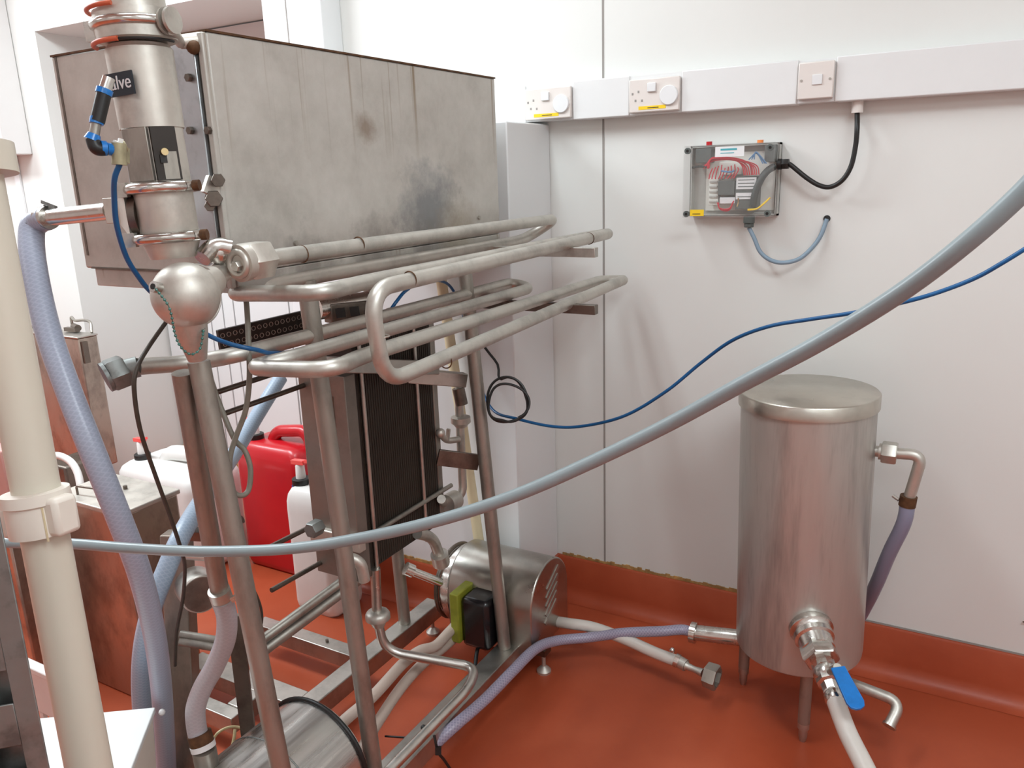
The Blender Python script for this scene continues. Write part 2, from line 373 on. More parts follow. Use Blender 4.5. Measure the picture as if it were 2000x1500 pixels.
# cove skirting in floor resin, with a coved foot
def cove(name, x0, x1, y, h=0.152, t=0.012, nd=(0, -1, 0)):
    b = B(); nv = Vector(nd)
    prof = [(0, h), (t*.7, h), (t, h-.006), (t, 0.045)]+[(t+0.045*(1-math.cos(a)), 0.045*(1-math.sin(a))+0.0008) for a in (0.3, 0.6, 0.9, 1.2, 1.5)]+[(0, 0.0008)]
    if nd[1]: poly = [V(x0, y-0.0004+nv.y*p, z) for p, z in prof]; b.prism(poly, (x1-x0, 0, 0))
    else: poly = [V(y+0.0004+nv.x*p, x0, z) for p, z in prof]; b.prism(poly, (0, x1-x0, 0))
    return struct(name, b, FLOOR)
cove('baseboard_back', -1.150, 3.2, WY)
cove('baseboard_boxing', -1.95, -1.16, 2.035)
cove('baseboard_return', 1.99, 2.30, -1.16, nd=(1, 0, 0))
cove('baseboard_left', -6.2, DX0, WY)
# yellowed sealant above the skirting
def ragged(x0, x1, y, n=60):
    b = B()
    for i in range(n):
        a = x0+(x1-x0)*i/n; c = x0+(x1-x0)*(i+1)/n; h = random.uniform(.006, .014)
        b.box((a, y-.004, .150), (c+.001, y-.0005, .152+h))
    return b
struct('trim_5', ragged(-1.14, -0.45, WY, 50), STAIN)
struct('trim_6', ragged(-1.75, -1.17, 2.035, 40), STAIN)
struct('trim_7', B().box((-0.45, WY-.003, .151), (3.2, WY-.0005, .157)), GAPD)
# ------------------------------------------------ trunking and its fittings
TF = WY-.055; TZ0, TZ1 = 1.590, 1.697
tk = thing('cable_trunking', 'white rectangular dado cable trunking running along the wall', 'trunking', (-.3, WY, TZ0))
for a, b_ in ((-2.2, -1.211), (-1.055, -0.879), (-0.729, -0.425), (-0.335, 2.6)):
    obj('trunking_cover', B().box((a, TF, TZ0), (b_, WY-.0008, TZ1)), TRUNK, tk, 0.003)
for a, b_ in ((-1.211, -1.055), (-.879, -.729), (-.425, -.335)):
    obj('trunking_base', B().box((a, TF+.004, TZ0+.002), (b_, WY-.0008, TZ1-.002)), TRUNK, tk)
obj('cable_gland', B().cyl((-.283, TF+.03, TZ0), (-.283, TF+.03, TZ0-.028), .014), SOCKW, tk)
def socket(x0, x1, label, seed):
    zc = (TZ0+TZ1)/2-.003; h = .088
    t = thing('wall_socket', label, 'socket', ((x0+x1)/2, TF, zc-h/2), 'switched sockets with yellow stickers on the trunking')
    y = TF-.010
    obj('face_plate', B().box((x0, y, zc-h/2), (x1, TF+.003, zc+h/2)), SOCKW, t, 0.003)
    W = x1-x0
    obj('switch_rocker', B().box((x0+W*.38, y-.006, zc+.008), (x0+W*.55, y+.002, zc+.032)), LABELW, t, .002)
    obj('socket_cover', B().lathe((x0+W*.80, y+.002, zc-.004), (0, -1, 0), [(0, .026), (.006, .026), (.008, .024)], 28), LABELW, t)
    for dx, dz in ((.06, .006), (.18, .011), (.12, -.012), (.25, -.013)):
        obj('pin_hole', B().box((x0+W*dx, y-.0006, zc+dz-.003), (x0+W*dx+.005, y+.001, zc+dz+.003)), GAPD, t)
    st = obj('sticker', B().box((x0+W*.2, y-.0008, zc-.037), (x0+W*.74, y+.0005, zc-.028)), YEL, t, label='yellow sticker strip')
    obj('print', B().box((x0+W*.38, y-.0012, zc-.034), (x0+W*.60, y-.0006, zc-.032)), INK, st)
    return t
socket(-1.209, -1.057, 'white switched socket nearest the boxed-in corner, yellow sticker below its switch', 1)
socket(-.877, -.731, 'white switched socket in the middle of the trunking, directly above the clear control box', 2)
sp = thing('fused_spur', 'square white fused spur plate on the trunking near the black cable', 'socket', (-.38, TF, 1.6))
obj('face_plate', B().box((-.423, TF-.012, 1.600), (-.337, TF+.003, 1.688)), SOCKW, sp, .003)
obj('fuse_carrier', B().box((-.388, TF-.015, 1.633), (-.364, TF-.011, 1.657)), LABELW, sp, .001)
for x in (-.414, -.346): obj('screw', B().cyl((x, TF-.011, 1.645), (x, TF-.0135, 1.645), .003, 10), RAILST, sp)
# ------------------------------------------------ clear control box
EX0, EX1, EZ0, EZ1 = -.706, -.466, 1.310, 1.500; EF = 2.205
e = thing('control_box', 'grey electrical box with transparent lid showing red wires inside, on the wall', 'control box', (-.586, WY, EZ0))
sh = B().box((EX0, EF+.062, EZ0), (EX0+.005, WY-.001, EZ1)).box((EX1-.005, EF+.062, EZ0), (EX1, WY-.001, EZ1)).box((EX0, EF+.062, EZ0), (EX1, WY-.001, EZ0+.005)).box((EX0, EF+.062, EZ1-.005), (EX1, WY-.001, EZ1)).box((EX0, WY-.006, EZ0), (EX1, WY-.001, EZ1))
obj('enclosure_base', sh, GREY, e)
lidb = B().box((EX0, EF, EZ0), (EX1, EF+.004, EZ1)).box((EX0, EF+.004, EZ0), (EX0+.003, EF+.062, EZ1)).box((EX1-.003, EF+.004, EZ0), (EX1, EF+.062, EZ1)).box((EX0, EF+.004, EZ0), (EX1, EF+.062, EZ0+.003)).box((EX0, EF+.004, EZ1-.003), (EX1, EF+.062, EZ1))
obj('clear_lid', lidb, CLEAR, e)
obj('mounting_plate', B().box((EX0+.04, WY-.012, EZ0+.014), (EX1-.012, WY-.008, EZ1-.02)), PLATEI, e)
def ex(u): return EX0+(EX1-EX0)*u
def ez(v): return EZ0+(EZ1-EZ0)*v
def comp(name, u0, u1, v0, v1, y0, mat, par=e): return obj(name, B().box((ex(u0), y0, ez(v0)), (ex(u1), WY-.012, ez(v1))), mat, par, .0015)
psu = comp('power_supply', .36, .55, .30, .50, EF+.035, DGREY)
comp('terminal_block', .24, .35, .16, .55, EF+.05, PLATEI)
for v in (.2, .27, .34, .41, .48): obj('terminal', B().box((ex(.25), EF+.046, ez(v)), (ex(.34), EF+.051, ez(v+.025))), GREY, e)
rl = comp('relay', .56, .80, .10, .56, EF+.035, DGREY)
for v0, v1 in ((.38, .54), (.24, .33)):
    lb = obj('relay_label', B().box((ex(.57), EF+.0335, ez(v0)), (ex(.79), EF+.035, ez(v1))), LABELW, rl)
    for q in range(3 if v1-v0 > .1 else 1): obj('print', B().box((ex(.59), EF+.033, ez(v0+.03+q*.045)), (ex(.77), EF+.0336, ez(v0+.042+q*.045))), DGREY, lb)
comp('relay_small', .38, .56, .18, .27, EF+.04, LABELW)
comp('circuit_board', .34, .60, .58, .76, EF+.06, PLATEI)
comp('switch_body', .86, .98, .74, .97, EF+.04, DGREY); comp('switch_body', .08, .26, .76, .96, EF+.045, DGREY)
def wire(name, uvs, y, mat, r=.0016):
    obj(name, B().tube(spline([V(ex(u), y+random.uniform(-.003, .003), ez(v)) for u, v in uvs], 6), r, 7), mat, e)
for k in range(9):
    a = random.uniform(-.03, .03); wire('red_wire', [(.18+.01*k, .70+a), (.30, .78+a+.008*k), (.50+.01*k, .80+a), (.62+.02*k, .72+a), (.66+.02*k, .57)], EF+.030, WIRER)
for k in range(9): wire('red_wire', [(.26+.035*k, .53), (.27+.04*k, .60+.02*(k % 3)), (.30+.035*k, .68+.015*(k % 4))], EF+.032, WIRER)
for k in range(3): wire('red_wire', [(.36+.01*k, .20), (.40, .10+.01*k), (.50, .09+.012*k), (.55, .22)], EF+.032, WIRER)
for k in range(3): wire('blue_wire', [(.70+.03*k, .78), (.78, .86+.01*k), (.86+.02*k, .72)], EF+.03, WIREB)
wire('blue_wire', [(.40, .64), (.50, .62), (.55, .64)], EF+.03, WIREB, .0022)
wire('black_wire', [(.06, .70), (.14, .71), (.24, .70)], EF+.03, WIREK, .003)
obj('black_sleeve', B().tube(spline([V(ex(.97), EF+.05, ez(.68)), V(ex(.90), EF+.04, ez(.62)), V(ex(.84), EF+.03, ez(.50)), V(ex(.79), EF+.027, ez(.32)), V(ex(.77), EF+.027, ez(.14))], 8), .0095, 12), WIREK, e)
for k in range(2): wire('yellow_wire', [(.72, .10-.01*k), (.82, .11), (.90, .18+.01*k), (.96, .26)], EF+.02, YEL, .0022)
wire('yellow_wire', [(.60, .14), (.61, .20), (.61, .26)], EF+.024, BRASS, .002)
lb = obj('sticker', B().box((ex(.36), EF-.0010, ez(.83)), (ex(.68), EF-.0002, ez(.965))), LABELW, e, label='white sticker with pale teal print')
obj('print', B().box((ex(.42), EF-.0015, ez(.915)), (ex(.60), EF-.0009, ez(.94))), TEAL, lb)
obj('print', B().box((ex(.42), EF-.0015, ez(.875)), (ex(.57), EF-.0009, ez(.885))), TEAL, lb)
lb = obj('sticker', B().box((ex(.09), EF-.0010, ez(.02)), (ex(.25), EF-.0002, ez(.11))), YEL, e, label='yellow warning sticker')
obj('print', B().box((ex(.12), EF-.0015, ez(.045)), (ex(.21), EF-.0009, ez(.055))), INK, lb)
for u, v in ((.045, .05), (.955, .05), (.045, .93), (.955, .93)):
    sc_ = obj('lid_screw', B().cyl((ex(u), EF+.004, ez(v)), (ex(u), EF-.002, ez(v)), .0085, 18), DGREY, e)
    obj('screw_slot', B().cyl((ex(u), EF-.0018, ez(v)), (ex(u), EF-.0026, ez(v)), .004, 12), BLACK, sc_)
obj('indicator', B().cyl((ex(.23), EF+.05, EZ1), (ex(.23), EF+.05, EZ1+.01), .008), RED, e, label='red indicator on top')
obj('indicator', B().cyl((ex(.80), EF+.05, EZ1), (ex(.80), EF+.05, EZ1+.008), .008), ORSW, e, label='orange indicator on top')
obj('cable_gland', B().cyl((EX1, EF+.05, 1.444), (EX1+.010, EF+.05, 1.444), .014, 20).hexn((EX1+.010, EF+.05, 1.444), (EX1+.028, EF+.05, 1.444), .0145), BLACK, e)
obj('cable_gland', B().cyl((-.535, EF+.05, EZ0), (-.535, EF+.05, EZ0-.018), .015, 20).hexn((-.535, EF+.05, EZ0-.018), (-.535, EF+.05, EZ0-.03), .013), DGREY, e)
Y2 = EF+.05
pts = [V(EX1+.028, Y2, 1.444), pY(1548, 325, Y2), pY(1575, 347, Y2), pY(1600, 362, Y2), pY(1622, 365, Y2), pY(1645, 352, Y2), pY(1662, 325, Y2), pY(1671, 285, Y2), pY(1674, 250, Y2), V(-.283, TF+.03, TZ0-.027)]
obj('power_cable', B().tube(spline(pts, 8), .0062, 12), BLACK, label='black cable looping from the clear control box up to the trunking', cat='cable')
pts = [V(-.535, Y2, EZ0-.03), pY(1473, 465, Y2), pY(1485, 492, Y2), pY(1505, 508, Y2), pY(1530, 513, Y2), pY(1560, 506, Y2+.01), pY(1585, 485, Y2+.02), pY(1603, 460, Y2+.03), V(*pY(1615, 428, WY-.004))]
obj('flex_cable', B().tube(spline(pts, 8), .0058, 12), FLEXG, label='blue-grey cable hanging below the control box and curving up into a wall hole', cat='cable')
struct('trim_8', B().cyl(V(*pY(1615, 427, WY-.003)), V(*pY(1615, 427, WY-.0005)), .009, 16), BLACK)
p = pY(1999, 1222, WY-.004)
obj('wall_hook', B().torus(p+V(.004, -.004, 0), (0, 1, 0), .014, .0022, 14, 8, math.radians(60), math.radians(260)), DARKST, label='small dark hook low on the wall at the right edge', cat='hook')
# ================================================================== BALANCE TANK
TC = V(-.300, 2.022, 0); TR = .160; TAX = V(-.020, 0, 1)
t = thing('balance_tank', 'tall stainless steel cylindrical tank with flat lid and blue-handled valve by the wall', 'tank', TC)
obj('tank_body', B().lathe(TC, TAX, [(.198, TR*.7), (.192, TR-.012), (.200, TR-.002), (.215, TR), (.875, TR)], 72), TANKST, t)
obj('lid', B().lathe(TC, TAX, [(.868, TR+.002), (.866, TR+.006), (.898, TR+.006), (.902, TR+.002), (.904, 0.01)], 72), metal('lid_steel', (0.56, 0.53, 0.47), 0.25, 0.4, (3, 3, 3), 0.1), t, smooth=60)
def tleg(x, y, top):
    q = obj('leg', B().lathe((x, y, 0), (0, 0, 1), [(.055, .015), (top, .015)], 24), LEGST, t)
    obj('leg_foot', B().lathe((x, y, 0), (0, 0, 1), [(0, .008), (.012, .0105), (.036, .0115), (.038, .0145), (.056, .0145)], 20), RAILST, q)
tleg(-.258, 1.893, .30); tleg(-.452, 2.062, .32); tleg(-.215, 2.140, .26)
# side stub towards the left, hose clamped on
sz = pY(1400, 1233, 2.03)
STUB = V(-.459, sz.y, sz.z)
p1 = pY(1352, 1235, 2.03)
obj('inlet_stub', B().cyl((-.445, 2.03, sz.z), p1, .0225, 28).cyl(p1+V(.012, 0, 0), p1+V(-.004, 0, 0), .030, 28), BRIGHT, t)
# upper right outlet: stub, union nut, elbow, clamp
a = pY(1700, 880, 2.03); n0 = pY(1722, 882, 2.03); n1 = pY(1752, 886, 2.03); c0 = pY(1790, 890, 2.03); c1 = pY(1772, 985, 2.03)
a.x = TC.x+TR-.022
obj('outlet_pipe', B().tube(fillet([a, n1, c0+V(.012, 0, .004), c1], .035), .0135, 20), STEEL, t)
obj('union_nut', B().hexn(n0, n1, .0275).cyl(n0-V(.006, 0, 0), n0, .020), STEEL, t)
dwn = (c1-c0).normalized()
cl = obj('hose_clamp', B().cyl(c1-dwn*.022, c1+dwn*.004, .0195), RUST, t)
obj('clamp_screw', B().cyl(c1-dwn*.012+V(-.020, -.01, 0), c1-dwn*.012+V(-.034, -.004, .006), .004, 10), RAILST, cl)
obj('boss', B().lathe(a, (1, 0, 0), [(-.004, .026), (.004, .026), (.006, .014)], 24), DARKST, t)
pts = [c1-dwn*.01, c1+dwn*.05, pY(1737, 1080, 2.06), pY(1712, 1140, 2.12), pY(1690, 1185, 2.20), pY(1672, 1215, 2.235), pY(1640, 1250, 2.235)]
obj('drain_hose', B().tube(spline(pts, 10), .0175, 18), TUBEL, label='lilac clear hose running down behind the steel tank', cat='hose')
# front valve assembly (axis towards the camera, slightly down)
va = pd(1583, 1225, 1.975); ve = pd(1634, 1374, 1.80); vd = (ve-va).normalized(); VL = (ve-va).length
bv = obj('valve_union', B().lathe(va-vd*.03, vd, [(0, .030), (.018, .046), (.026, .052), (.040, .0525), (.044, .047), (.050, .044), (.052, .047), (.066, .047), (.070, .041), (.098, .040), (.102, .034)], 40), BRIGHT, t)
obj('union_nut', B().hexn(va+vd*.058, va+vd*.098, .0435), BRIGHT, t)
vb = va+vd*.098
side = vd.cross(V(0, 0, 1)).normalized(); vup = side.cross(vd).normalized()
bvv = obj('ball_valve', B().lathe(vb-vd*.006, vd, [(0, .024), (.012, .025), (.018, .029), (.066, .029), (.070, .022), (VL-.102, .019)], 8).sphere(vb+vd*.036, .031), BRIGHT, t)
stem = vb+vd*.036+(vup*.5+side*.85).normalized()*.022
hdir = (pd(1670, 1378, 1.72)-pd(1632, 1302, 1.80)).normalized()
h0 = pd(1636, 1304, 1.80); hn = (vup*.55-FW*.8).normalized(); hs = hdir.cross(hn).normalized(); hn = hs.cross(hdir)
obj('valve_stem', B().cyl(vb+vd*.036, h0, .010, 14), LEGST, bvv)
lv = B(); poly = []
for (l, w_) in ((0, .016), (.05, .018), (.088, .0195), (.100, .015), (.105, .005)): poly.append(h0+hdir*l+hs*w_)
for (l, w_) in ((.105, -.005), (.100, -.015), (.088, -.0195), (.05, -.018), (0, -.016)): poly.append(h0+hdir*l+hs*w_)
lvo = obj('valve_lever', B().prism([q-hn*.003 for q in poly], hn*.007), BLUEP, bvv, .0015, label='blue plastic lever sleeve')
obj('hose_clamp', B().lathe(ve-vd*.028, vd, [(0, .020), (.004, .0225), (.022, .0225), (.026, .020)], 20), BRIGHT, t)
pts = [ve-vd*.03, ve, pd(1655, 1430, 1.76), pd(1685, 1490, 1.70), pd(1720, 1560, 1.64), pd(1765, 1640, 1.58)]
obj('clear_hose', B().tube(spline(pts, 10), .0205, 18), WHITEHOSE, label='milky clear hose on the blue-handled valve, leading out of the bottom edge', cat='hose')
# bent drain under the tank
q0 = V(-.22, 2.0, .19); q1 = pd(1690, 1345, 2.02); q2 = pd(1760, 1372, 1.98); q3 = pd(1738, 1415, 1.96)
obj('drain_pipe', B().tube(fillet([q0, q0-V(0, 0, .05), q1, q2, q3], .04), .0135, 18), STEEL, t)
obj('drain_end', B().cyl(q3, q3+(q3-q2).normalized()*.006, .0165, 20), RAILST, t)
# ================================================================== PASTEURISER
M = thing('pasteuriser', 'stainless steel pasteuriser skid with weathered cabinet, holding tubes and plate heat exchanger', 'pasteuriser', MO)
# cabinet
CX0, CX1, CY0, CY1, CZ0, CZ1 = -1.572, -1.14, 1.003, 1.945, 1.250, 1.687
cb = B().box((CX0, CY0, CZ0+.034), (CX1, CY1, CZ1))
cabn = obj('cabinet', cb, SHEET, M, .004, label='mottled weathered sheet steel cabinet with rust runs')
obj('cabinet_base', B().box((CX0+.02, CY0+.006, CZ0-.002), (CX1-.001, CY1, CZ0+.033)), SHEET, cabn, .002)
obj('cabinet_rim', B().box((CX0-.001, CY0-.001, CZ1-.0005), (CX1+.001, CY0+.004, CZ1+.003)).box((CX1-.004, CY0, CZ1-.0005), (CX1+.002, CY1, CZ1+.003)), RUST, cabn)
obj('cabinet_joint', B().box((CX0+.012, CY0-.0012, CZ0+.06), (CX0+.018, CY0+.001, CZ1-.002)).box((CX0+.02, CY0-.0012, CZ0+.0335), (CX1-.16, CY0+.001, CZ0+.0365)), DARKST, cabn)
obj('door_flange', B().box((CX1-.012, CY0-.010, CZ0+.01), (CX1+.001, CY0+.0005, CZ1-.002)), SHEET, cabn, .002)
obj('gasket_strip', B().box((CX1-.0175, CY0-.006, CZ0+.01), (CX1-.0125, CY0-.0005, CZ1-.01)), DARKST, cabn)
for x, y in ((702, 0), ): pass
for py_ in ((708, 560), (935, 425)):
    p = pX(py_[0] if py_[0] > 900 else 577, py_[1] if py_[0] > 900 else 475, CX1+.001)
    obj('screw', B().cyl(p, p+V(.005, 0, 0), .005, 12), RAILST, cabn)
# zinc mounting plate on the cabinet front, with bolts
zp = obj('mounting_bracket', B().box((CX1-.076, CY0-.014, CZ0+.03), (CX1-.018, CY0-.0007, CZ1-.012)).box((CX1-.24, CY0-.010, CZ0+.14), (CX1-.08, CY0-.0007, CZ0+.36)), BLUEZN, M, .002, label='blue-grey zinc plate on the cabinet front')
for px, py in ((372, 152), (375, 255), (410, 255), (412, 385)):
    p = pY(px, py, CY0-.014); obj('bolt', B().hexn(p, p+V(0, -.008, 0), .007), DARKST, zp)
obj('cabinet_knuckle', B().cyl(pY(350, 82, CY0-.03), pY(402, 78, CY0+.01), .011, 16, .014), MATTE, zp)
obj('rusty_nut', B().sphere(pY(378, 92, CY0-.014), .012, 14), RUST, zp)
for q_ in ((436, 352, .012), (428, 388, .015), (420, 402, .010)):
    obj('bolt', B().hexn(pY(q_[0]-10, q_[1], CY0-.012), pY(q_[0]-10, q_[1], CY0-.026), q_[2]), DARKST, zp)
obj('bracket_arm', B().bar(pY(400, 358, CY0-.03), pY(430, 372, CY0-.005), .012, .03), MATTE, zp)
# flow diversion valve column
VY = .87
def vc(px, py): return pY(px, py, VY)
AA, AB = vc(262, 40), vc(336, 480)
def cp(py):                                   # point on the column's axis
    lo, hi = 0.0, 1.0
    k = (py-40)/440.0
    k = k*(1+0.09*(1-k)) if 0 <= k <= 1 else k
    return AA+(AB-AA)*k
ad = (AA-AB).normalized(); CR = .0445
rx = (RT-ad*RT.dot(ad)).normalized(); fx_ = rx.cross(ad).normalized()
if fx_.dot(FW) > 0: fx_ = -fx_
fv = obj('diversion_valve', B().lathe(cp(505), ad, [(0, CR*.80), ((cp(468)-cp(505)).length, CR), ((cp(362)-cp(505)).length, CR)], 44)
         .lathe(cp(345), ad, [(0, CR*1.0), ((cp(236)-cp(345)).length, CR*1.0)], 44, cap=False)
         .lathe(cp(236), ad, [(0, CR*1.06), ((cp(92)-cp(236)).length, CR*1.1), ((cp(84)-cp(236)).length, CR*.98)], 44), MATTE, M, label='cylindrical steel diversion valve on the cabinet front')
vmid = cp(288); wh = (cp(238)-cp(342)).length/2
u1 = (vc(338, 288)-vmid); u1 = (u1-ad*u1.dot(ad)).normalized()*.88-FW*.48; u1 = (u1-ad*u1.dot(ad)).normalized(); td = ad.cross(u1).normalized()
obj('yoke_window', B().obox(vmid+u1*(CR-.004), td, ad, u1, .0185, wh, .0055), PLATES, fv, label='dark open window in the valve yoke')
obj('window_plate', B().obox(vmid+u1*(CR-.0035)-ad*wh*.45+td*.004, td, ad, u1, .011, wh*.52, .0058), LEGST, fv)
u2 = (-FW*.95-rx*.22); u2 = (u2-ad*u2.dot(ad)).normalized(); t2 = ad.cross(u2).normalized()
obj('yoke_panel', B().obox(vmid+u2*(CR-.001), t2, ad, u2, .021, wh, .0035), LEGST, fv, .001)
obj('spindle', B().cyl(vmid+u1*(CR+.000)-td*.004+ad*.002, vmid+u1*(CR+.008)-td*.004+ad*.002, .0055, 12), BRASS, fv)
obj('spindle_seat', B().obox(vmid+u1*(CR+.001)-td*.006-ad*.008, td, ad, u1, .005, .006, .003), BLACK, fv)
# head: flanges, tri-clamp and orange seals
hd = obj('valve_head', B().lathe(cp(80), ad, [(0, CR*1.14), (.003, CR*1.30), ((cp(58)-cp(80)).length, CR*1.31), ((cp(54)-cp(80)).length, CR*1.16), ((cp(50)-cp(80)).length, CR*1.16), ((cp(47)-cp(80)).length, CR*1.31), ((cp(26)-cp(80)).length, CR*1.28), ((cp(24)-cp(80)).length, CR*1.10), (.14, CR*1.05)], 44), MATTE, fv)
obj('clamp_band', B().torus(cp(50), ad, CR*1.28, .0075, 44, 10), BRIGHT, fv)
lg = cp(52)+rx*(CR*1.20)+fx_*.022
la = (rx*.95+fx_*.32).normalized()
obj('clamp_lug', B().lathe(lg, la, [(0, .012), (.002, .019), (.007, .020), (.008, .011), (.012, .0105), (.013, .019), (.018, .019), (.019, .008)], 24), STEEL, fv)
obj('clamp_lug', B().obox(cp(58)-rx*(CR*1.30)+fx_*.012, rx, ad, fx_, .010, .014, .010), BRIGHT, fv)
obj('clamp_pin', B().cyl(cp(68)-rx*(CR*1.42)+fx_*.014, cp(68)-rx*(CR*1.30)+fx_*.018, .0045, 10), RUST, fv)
def arc(c, R, a0, a1, n=14): return [c+rx*(R*math.cos(math.radians(a0+(a1-a0)*i/n)))+fx_*(R*math.sin(math.radians(a0+(a1-a0)*i/n))) for i in range(n+1)]
obj('seal_cord', B().tube(arc(cp(24), CR*1.42, 176, 92), .0034, 10), ORANGE, fv, label='orange silicone seal cord')
obj('seal_cord', B().tube(arc(cp(83), CR*1.40, 176, 92), .0036, 10), ORANGE, fv, label='orange silicone seal cord')
obj('seal_ring', B().tube(arc(cp(83), CR*1.34, 92, 10), .0022, 8), BLACK, fv)
obj('head_arm', B().tube([lg+la*.012+ad*-.012, pY(352, 84, CY0-.03)], .0085, 12), MATTE, fv)
# body clamps
for py_ in (354, 460):
    zc_ = cp(py_)
    cr = obj('clamp_band', B().torus(zc_, ad, CR*1.13, .0088, 44, 12), BRIGHT, fv)
    q = arc(zc_, CR*1.34, 172, 168, 1)[0]; obj('clamp_bolt', B().hexn(q-rx*.008, q+rx*.006, .012), RUST, cr)
    q = arc(zc_, CR*1.34, 150, 148, 1)[0]; obj('clamp_ear', B().obox(q, rx, ad, fx_, .010, .011, .006), STEEL, cr)
    q = arc(zc_, CR*1.30, 12, 10, 1)[0]; obj('clamp_bolt', B().cyl(q-rx*.002, q+rx*.008, .0085, 12), RUST, cr)
# label plate with white lettering; the air coupling stands in front of its first letters
ln = arc(V(0, 0, 0), 1, 116, 116, 1)[0].normalized(); lx = ad.cross(ln).normalized()
if lx.dot(RT) < 0: lx = -lx
lpc = cp(158)+ln*(CR*1.1+.003)+lx*.006
lpo = obj('label_plate', B().obox(lpc, lx, ad, ln, .0305, .0165, .0014), LABELK, fv, label='black label with white lettering')
text('lettering', 'valve', .028, lpc+ln*.0018-lx*.0285-ad*.007, lx, ad, LABELW, lpo)
# pneumatic fitting
g = pd
fit = obj('air_coupling', B().tube([pd(204, 180, 1.13), pd(190, 238, 1.13)], .0098, 14), BLACK, M, label='black air coupling with blue collars')
obj('gauge_tip', B().tube([pd(213, 152, 1.13), pd(204, 180, 1.13)], .0085, 14), BRIGHT, fit)
for q_ in (([pd(205, 174, 1.13), pd(202, 184, 1.13)], .0112, .0112), ([pd(190, 230, 1.13), pd(188, 242, 1.13)], .0095, .0095), ([pd(184, 262, 1.13), pd(180, 274, 1.13)], .0085, .0115)):
    obj('blue_collar', B().tube(q_[0], q_[1], 14, r2=q_[2]), BLUEP, fit)
obj('spigot', B().tube([pd(188, 240, 1.13), pd(184, 264, 1.13)], .0068, 12), LEGST, fit)
obj('elbow', B().tube(fillet([pd(181, 272, 1.13), pd(187, 292, 1.13), pd(206, 291, 1.14)], .02), .0095, 14), BLACK, fit)
obj('blue_collar', B().tube([pd(196, 289, 1.135), pd(207, 290, 1.14)], .0105, 14), BLUEP, fit)
obj('blue_collar', B().tube([pd(206.5, 290, 1.14), pd(223, 293, 1.15)], .0088, 14), BLUEP, fit)
obj('brass_tee', B().tube([pd(222, 291, 1.15), pd(244, 286, 1.16)], .009, 12).tube([pd(232, 280, 1.15), pd(233, 322, 1.155)], .0105, 12).obox(pd(239, 303, 1.16), RT, UP, FW, .008, .011, .006), plain('old_brass', rgb(168, 160, 130), .45, .5, var=.2, scale=50), fit)
obj('brass_wing', B().bar(pd(222, 277, 1.15), pd(236, 284, 1.15), .005, .006).bar(pd(236, 271, 1.15), pd(233, 286, 1.15), .005, .006), MILKY, fit)
# left branch: square cone flange, pipe to hose barb
bc_ = cp(408)
br = obj('side_branch', B().lathe(bc_-rx*(CR*.80), -rx, [(0, .036), (.012, .0365), (.014, .030)], 36), DARKST, M)
sq = vc(230, 411)
bl = (sq-bc_).length
e0 = vc(95, 425)
sqb = B(); f0 = bc_-rx*(CR+.004); 
def ring4(c, h): return [c+ad*h+fx_*h, c+ad*h-fx_*h, c-ad*h-fx_*h, c-ad*h+fx_*h]
r0_, r1_, r2_ = ring4(f0, .034), ring4(sq+rx*.008, .0205), ring4(sq-rx*.013, .0205)
vs = r0_+r1_+r2_
sqb.add(vs, [(0, 1, 2, 3), (11, 10, 9, 8)]+[(k*4+i, (k+1)*4+i, (k+1)*4+(i+1) % 4, k*4+(i+1) % 4) for k in range(2) for i in range(4)])
obj('square_union', sqb, MATTE, br, .001, smooth=20)
obj('barb_pipe', B().cyl(sq-rx*.012, e0, .0148, 24), BRIGHT, br)
hc = obj('hose_clamp', B().cyl(vc(82, 426), vc(97, 425), .0205, 24), BRIGHT, br)
obj('clamp_tab', B().obox(vc(96, 400), RT*.9-UP*.35, UP, FW, .013, .003, .005), GALV, hc)
obj('clamp_tab', B().bar(vc(90, 402), vc(88, 414), .005, .008), GALV, hc)
# float chamber: ball, cone, ring and branch to the holding tube
bc = pd(363, 577, 1.25)
fc = obj('float_chamber', B().sphere(bc, .0515, 40, ax=(1, .2, 0)), MATTE, M, label='round pale steel ball chamber')
axb = (pd(470, 515, 1.36)-bc).normalized()
obj('chamber_ring', B().torus(bc+V(.016, .010, 0), axb*.2+V(1, -.1, 0), .0465, .0022, 40, 8), STEEL, fc)
obj('chamber_boss', B().cyl(bc-FW*.044-RT*.020+UP*.006, bc-FW*.057-RT*.026+UP*.007, .0085, 16), BRIGHT, fc)
obj('boss_hole', B().cyl(bc-FW*.0565-RT*.0258+UP*.007, bc-FW*.0578-RT*.0264+UP*.007, .0045, 12), BLACK, fc)
obj('chamber_shoulder', B().cyl(bc+axb*.022, bc+axb*.070, .040, 36, .022), MATTE, fc)
nk0 = pd(395, 470, 1.36)
obj('chamber_branch', B().tube(fillet([bc+axb*.04, pd(440, 525, 1.37), pd(480, 515, 1.38)], .03), .0185, 22), MATTE, fc)
obj('wing_nut', B().tube(fillet([pd(395, 505, 1.30), pd(418, 478, 1.32), pd(452, 485, 1.33)], .02), .0145, 18).sphere(pd(425, 492, 1.33), .021, 20), BRIGHT, fc)
cone0 = bc-V(0, 0, .036); cone1 = pd(386, 702, 1.285)
obj('cone_reducer', B().lathe(cone0, cone1-cone0, [(0, .027), (.030, .0235), ((cone1-cone0).length, .0148)], 32), STEEL, fc)
